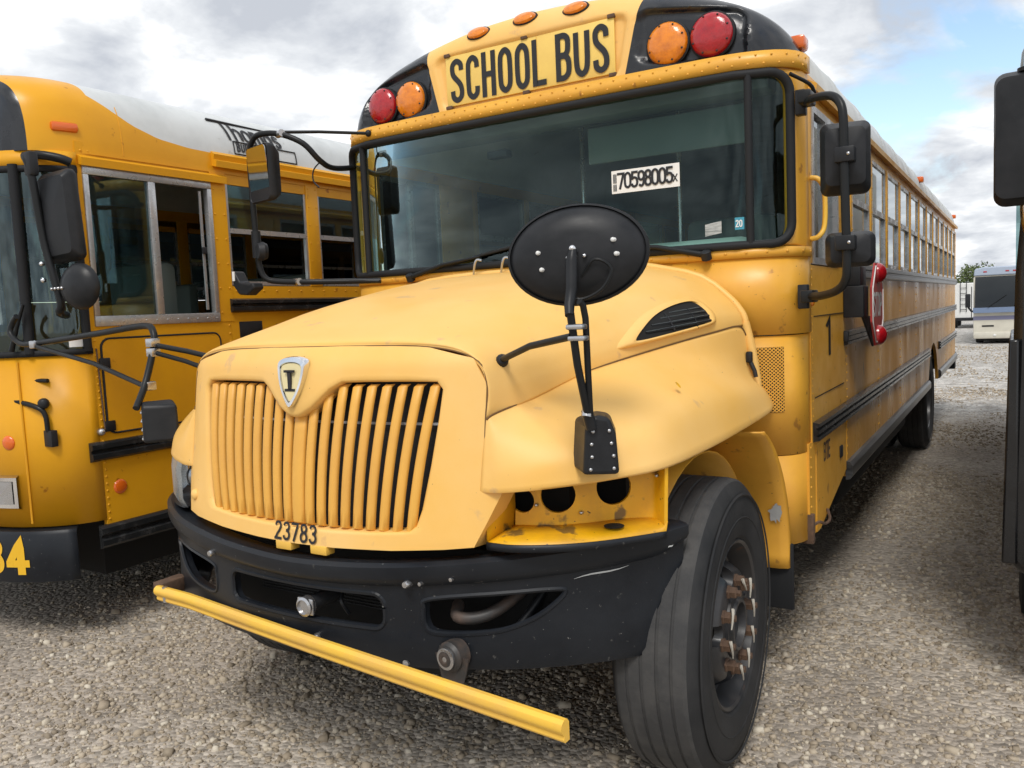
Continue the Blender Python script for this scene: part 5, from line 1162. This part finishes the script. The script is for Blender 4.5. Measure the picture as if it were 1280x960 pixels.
tube('logo_bar', [roofmap(u, .192, .0) for u in np.linspace(-.10, .36, 9)], [.010, .004], 'black', LB, n=5)
bx_ = [(.045, -.018), (.56, -.018), (.56, .06), (.045, .06)]
for (a, b) in zip(bx_[:3] + bx_[3:], bx_[1:] + bx_[:1]): tube('logo_border', [roofmap(a[0] + (b[0] - a[0]) * t, a[1] + (b[1] - a[1]) * t, .0) for t in np.linspace(0, 1, 7)], .004, 'black', LB, n=5)
# mirrors of that bus
lm = hold('side_mirror', LB)
o = slab('mirror_housing', (1.365, -.44, 2.205), .225, .44, .05, 'plastic', lm, R(6), r=.03, taper=.85); o.rotation_euler = (0, R(-4), R(6))
o = lathe('convex_head', [(.0, -.045), (.05, -.04), (.085, -.018), (.093, 0), (.093, .012), (0, .012)], (1.45, -.44, 1.855), (.3, -1, 0), 'plastic', lm, 28) if False else lathe('convex_head', [(.0, .045), (.06, .04), (.10, .018), (.112, 0), (.112, -.012), (0, -.012)], (1.50, -.46, 1.86), (.25, -1, 0), 'plastic', lm, 28)
tube('mirror_post', [(1.10, -.43, 2.52), (1.24, -.52, 2.50), (1.28, -.52, 2.42), (1.30, -.50, 2.10), (1.34, -.49, 1.92), (1.365, -.48, 1.79), (1.33, -.47, 1.74), (1.20, -.36, 1.73)], .019, 'tube', lm, n=10, sm=4)
tube('mirror_post', [(1.08, -.42, 2.525), (1.18, -.42, 2.53), (1.26, -.36, 2.51), (1.29, -.32, 2.49)], .022, 'tube', lm, n=10, sm=3); box('mirror_clamp', (1.25, -.54, 2.40), (1.31, -.49, 2.52), 'plastic', lm, .015)
for k in range(4): dome('mirror_bolt', (1.36 + .028 * k, -.515, 1.855), (0, -1, 0), .008, .008, 'steel', lm, 8)
for z in (1.98, 1.90): dome('mirror_bolt', (1.30, -.52, z), (0, -1, 0), .012, .012, 'chrome', lm, 8)
wp = hold('wiper', LB); tube('wiper_arm', [(1.0, -.545, 1.56), (1.06, -.54, 1.68), (1.10, -.52, 1.79)], [.014, .008], 'tube', wp, n=8)
ls = hold('window_sticker', LB); grid('sticker_paper', [[(*lplan(s, -.002), z) for s in np.linspace(ls_of(1.185), ls_of(1.212), 3)] for z in (1.565, 1.61)], 'wprint', ls)

# ================================================================ black truck at the edge of the aisle
TK = empty('black_box_truck', (3.18, 1.0, 0), 'black box truck whose front corner and large black mirror edge the aisle', 'truck')
MAT['tblack'] = mat('truck_black_paint', (.008, .008, .009), .3, col2=(.012, .012, .013), ns=4, rvar=.1)
MAT['tbox'] = mat('truck_box_panel', (.46, .41, .33), .5, col2=(.38, .34, .28), ns=2)
MAT['patina'] = mat('stained_chrome', (.55, .50, .44), .22, 1, col2=(.25, .16, .09), ns=14, lo=.45, hi=.7)
prism('cab', [(-1.225, .56), (-1.18, .50), (1.18, .50), (1.225, .56), (1.205, 1.7), (1.14, 2.6), (1.0, 2.72), (-1.0, 2.72), (-1.14, 2.6), (-1.205, 1.7)], 1, 0, 2.1, 'tblack', TK, .03)
pyd('windshield', [(-1.02, -.006, 1.62), (1.02, -.006, 1.62), (.98, -.006, 2.45), (-.98, -.006, 2.45)], [(0, 1, 2, 3)], 'pane', TK)
prism('fender_skirt', [(-1.245, .55), (-1.19, .55), (-1.19, 1.45), (-1.225, 1.45)], 1, -.02, 1.0, 'tblack', TK, .008); prism('fender_skirt', [(1.245, .55), (1.19, .55), (1.19, 1.45), (1.225, 1.45)], 1, -.02, 1.0, 'tblack', TK, .008)
for k in range(6): box('grille_bar', (-.7, -.03, .95 + k * .08), (.7, .0, .99 + k * .08), 'steel', TK, .006)
box('front_bumper', (-1.15, -.12, .42), (1.15, -.0, .66), 'bumper', TK, .03)
for sg in (-1, 1):
    box('headlamp', (sg * .72 if sg > 0 else -1.1, -.02, .78), (1.1 if sg > 0 else -.72, .0, .93), 'steel', TK, .01)
    box('side_window', (sg * 1.195 - .01, .45, 1.65), (sg * 1.195 + .01, 1.35, 2.35), 'pane', TK)
    mr = hold('side_mirror', TK)
    slab('mirror_housing', (sg * 1.18, -.05, 2.215), .20, .50, .06, 'plastic', mr, R(-4), r=.04, taper=.9)
    tube('mirror_arm', [(sg * 1.165, -.02, 2.02), (sg * 1.165, -.02, 1.93), (sg * 1.15, 0, 1.86), (sg * 1.10, .03, 1.82)], .026, 'patina', mr, n=12, sm=4)
    lathe('marker_dome', [(.03, 0), (.03, .015), (.026, .06), (.015, .085), (0, .09)], (sg * 1.165, -.05, 2.468), (0, 0, 1), 'lens', mr, 16); lathe('dome_base', [(.04, -.01), (.04, .004)], (sg * 1.165, -.05, 2.468), (0, 0, 1), 'plastic', mr, 16)
    for y in (1.05, 6.6):
        wl = hold('wheel', TK, (sg * 1.03, y, .5)); lathe('tyre', [(.3, sg * .12), (.4, sg * .15), (.48, sg * .14), (.50, sg * .1), (.50, -sg * .1), (.48, -sg * .14), (.3, -sg * .12)], (0, 0, 0), (1, 0, 0), 'tyre', wl, 40, caps=False); lathe('rim', [(.3, sg * .12), (.28, sg * .11), (.2, sg * .02), (.1, sg * .05), (0, sg * .05)], (0, 0, 0), (1, 0, 0), 'steel', wl, 32)
box('cargo_box', (-1.17, 2.25, 1.0), (1.17, 8.0, 3.2), 'tbox', TK, .03); box('chassis', (-.45, .3, .55), (.45, 7.9, 1.0), 'dark', TK); box('box_skirt', (-1.17, 2.25, .92), (1.17, 8.0, .998), 'alu', TK)

# ================================================================ motorhome and camper further down the yard
RV = empty('motorhome', (1.73, 34, -.40), 'cream and blue motorhome facing the camera at the end of the aisle', 'motorhome')
MAT['cream'] = mat('cream_gelcoat', (.62, .59, .50), .35, col2=(.54, .51, .43), ns=2); MAT['rvblue'] = mat('motorhome_blue', (.16, .22, .34), .35); MAT['rvblue2'] = mat('motorhome_violet', (.22, .22, .33), .35); MAT['rvtop'] = mat('motorhome_cap', (.36, .42, .52), .4)
prism('body', rrect(-1.24, 1.24, .38, 2.62, .08), 1, 0, 9, 'cream', RV, .02)
prism('roof_cap', [(-1.235, 2.62), (1.235, 2.62), (1.2, 2.88), (.9, 2.95), (-.9, 2.95), (-1.2, 2.88)], 1, -.06, 8.9, 'rvtop', RV, .04)
for x in (-.85, -.12, .12, .55): box('marker_lamp', (x - .06, -.075, 2.74), (x + .06, -.055, 2.79), 'red', RV, .008)
wsr = hold('windshield', RV)
pyd('glass', [(-1.16, -.206, 1.42), (1.16, -.206, 1.42), (1.16, -.012, 2.56), (-1.16, -.012, 2.56)], [(0, 1, 2, 3)], glass('motorhome_glass', (.12, .16, .16), k=.5, base=.05), wsr)
prism('windshield_frame', [(-.20, 1.40), (-.002, 2.58), (-.002, 1.40)], 0, -1.18, 1.18, 'cap', wsr); tube('wiper', [(-.75, -.24, 1.40), (-.15, -.17, 1.85)], .014, 'tube', wsr, n=6)
for z0, z1, m in ((1.20, 1.40, 'rvblue'), (.92, 1.07, 'rvblue2')): box('stripe', (-1.245, -.205 if z1 > 1.3 else -.012, z0), (1.245, -.003, z1), m, RV)
box('grille_line', (-.95, -.012, .66), (-.55, -.003, .72), 'plastic', RV); box('bumper', (-1.24, -.06, .20), (1.24, .3, .46), 'cream', RV, .05); dome('fog_lamp', (-.52, -.06, .33), (0, -1, 0), .05, .03, 'white', RV, 12)
for sg in (-1, 1):
    mr = hold('side_mirror', RV); box('mirror_housing', (sg * 1.42 - .09, -.25, 1.42), (sg * 1.42 + .09, -.12, 1.95), 'plastic', mr, .03); tube('mirror_arm', [(sg * 1.40, -.2, 1.42), (sg * 1.3, -.15, 1.28), (sg * 1.15, -.04, 1.25)], .04, 'plastic', mr)
    wl = hold('wheel', RV, (sg * 1.05, .9, .42)); lathe('tyre', [(.22, .12), (.40, .13), (.42, 0), (.40, -.13), (.22, -.12)], (0, 0, 0), (1, 0, 0), 'tyre', wl, 24)
tube('antenna', [(.3, 1, 2.95), (.3, 1, 3.5)], .02, 'steel', RV, n=6); box('undercarriage', (-1.1, .1, .12), (1.1, 8.8, .38), 'dark', RV)
CV = empty('camper_van', (-.25, 50, -.40), 'white camper van seen from behind with a roof ladder, beside the motorhome', 'camper')
prism('body', [(-.98, .55), (.98, .55), (1.0, 1.6), (.92, 2.42), (.7, 2.52), (-.7, 2.52), (-.92, 2.42), (-1.0, 1.6)], 1, 0, 5.4, 'white', CV, .04)
box('rear_bumper', (-.95, -.14, .42), (.95, .0, .60), 'plastic', CV, .03)
ld = hold('ladder', CV)
for x in (-.55, -.25): tube('ladder_rail', [(x, -.06, .9), (x, -.06, 2.5), (x, .1, 2.62)], .018, 'plastic', ld, n=6)
for k in range(5): tube('ladder_rung', [(-.55, -.06, 1.05 + k * .3), (-.25, -.06, 1.05 + k * .3)], .015, 'plastic', ld, n=6)
box('door_gap', (-.02, -.006, .6), (.02, -.001, 2.3), 'plastic', CV); box('rear_window', (.1, -.012, 1.5), (.8, -.004, 2.1), 'cap', CV)
for sg in (-1, 1):
    box('tail_lamp', (sg * .9 - .05, -.012, .8), (sg * .9 + .05, -.003, 1.2), 'red', CV)
    for y in (1.0, 4.2): lathe('wheel', [(.2, .11), (.34, .12), (.36, 0), (.34, -.12), (.2, -.11)], (sg * .85, y, .36), (1, 0, 0), 'tyre', CV, 20)

# ================================================================ trees behind
MAT['leaf'] = mat('leaf_green', (.055, .085, .022), .7, col2=(.10, .13, .035), ns=.9, lo=.35, hi=.65); MAT['bark'] = mat('bark', (.09, .065, .045), .9, bump=.5, bs=20)
def tree(x, y, h, w_, label, seed):
    rg = np.random.default_rng(seed); T = empty('leafy_tree', (x, y, -.4), label, 'tree', 'trees along the far edge of the yard')
    tr = tube('trunk', [(0, 0, 0), (.05, 0, h * .3), (-.05, .1, h * .6), (0, 0, h * .85)], [.16, .12, .08, .03], 'bark', T, n=7)
    for k in range(5):
        a = k * 2.3; tube('limb', [(0, 0, h * (.3 + .08 * k)), (math.cos(a) * w_ * .4, math.sin(a) * w_ * .4, h * (.45 + .09 * k))], [.06, .02], 'bark', T, n=5)
    v = []; f = []; cl = []
    for k in range(26):
        a = rg.uniform(0, 2 * math.pi); r_ = w_ * rg.uniform(.1, .95) ** .6; z = h * rg.uniform(.28, .95); r_ *= math.sqrt(max(.1, 1 - ((z / h - .55) / .5) ** 2)); cl.append((r_ * math.cos(a), r_ * math.sin(a), z, rg.uniform(.25, .5) * w_))
    for cx_, cy_, cz_, cr_ in cl:
        for _ in range(90):
            d = rg.normal(size=3); d /= np.linalg.norm(d); p = np.array((cx_, cy_, cz_)) + d * cr_ * rg.uniform(.5, 1.05); u = rg.normal(size=3); u /= np.linalg.norm(u); q = np.cross(u, d); q /= np.linalg.norm(q) + 1e-6; s = .16; i = len(v)
            v += [p - u * s, p + q * s * .5, p + u * s, p - q * s * .5]; f.append((i, i + 1, i + 2, i + 3))
    pyd('crown', v, f, 'leaf', T, fix=False)
for i, (x, y, h, w_, lb) in enumerate(((-5.4, 92, 3.9, 2.2, 'green tree just behind the white camper van'), (-1.5, 90, 4.3, 2.3, 'tallest green tree showing between camper van and motorhome')  )): tree(x, y, h, w_, lb, 30 + i)
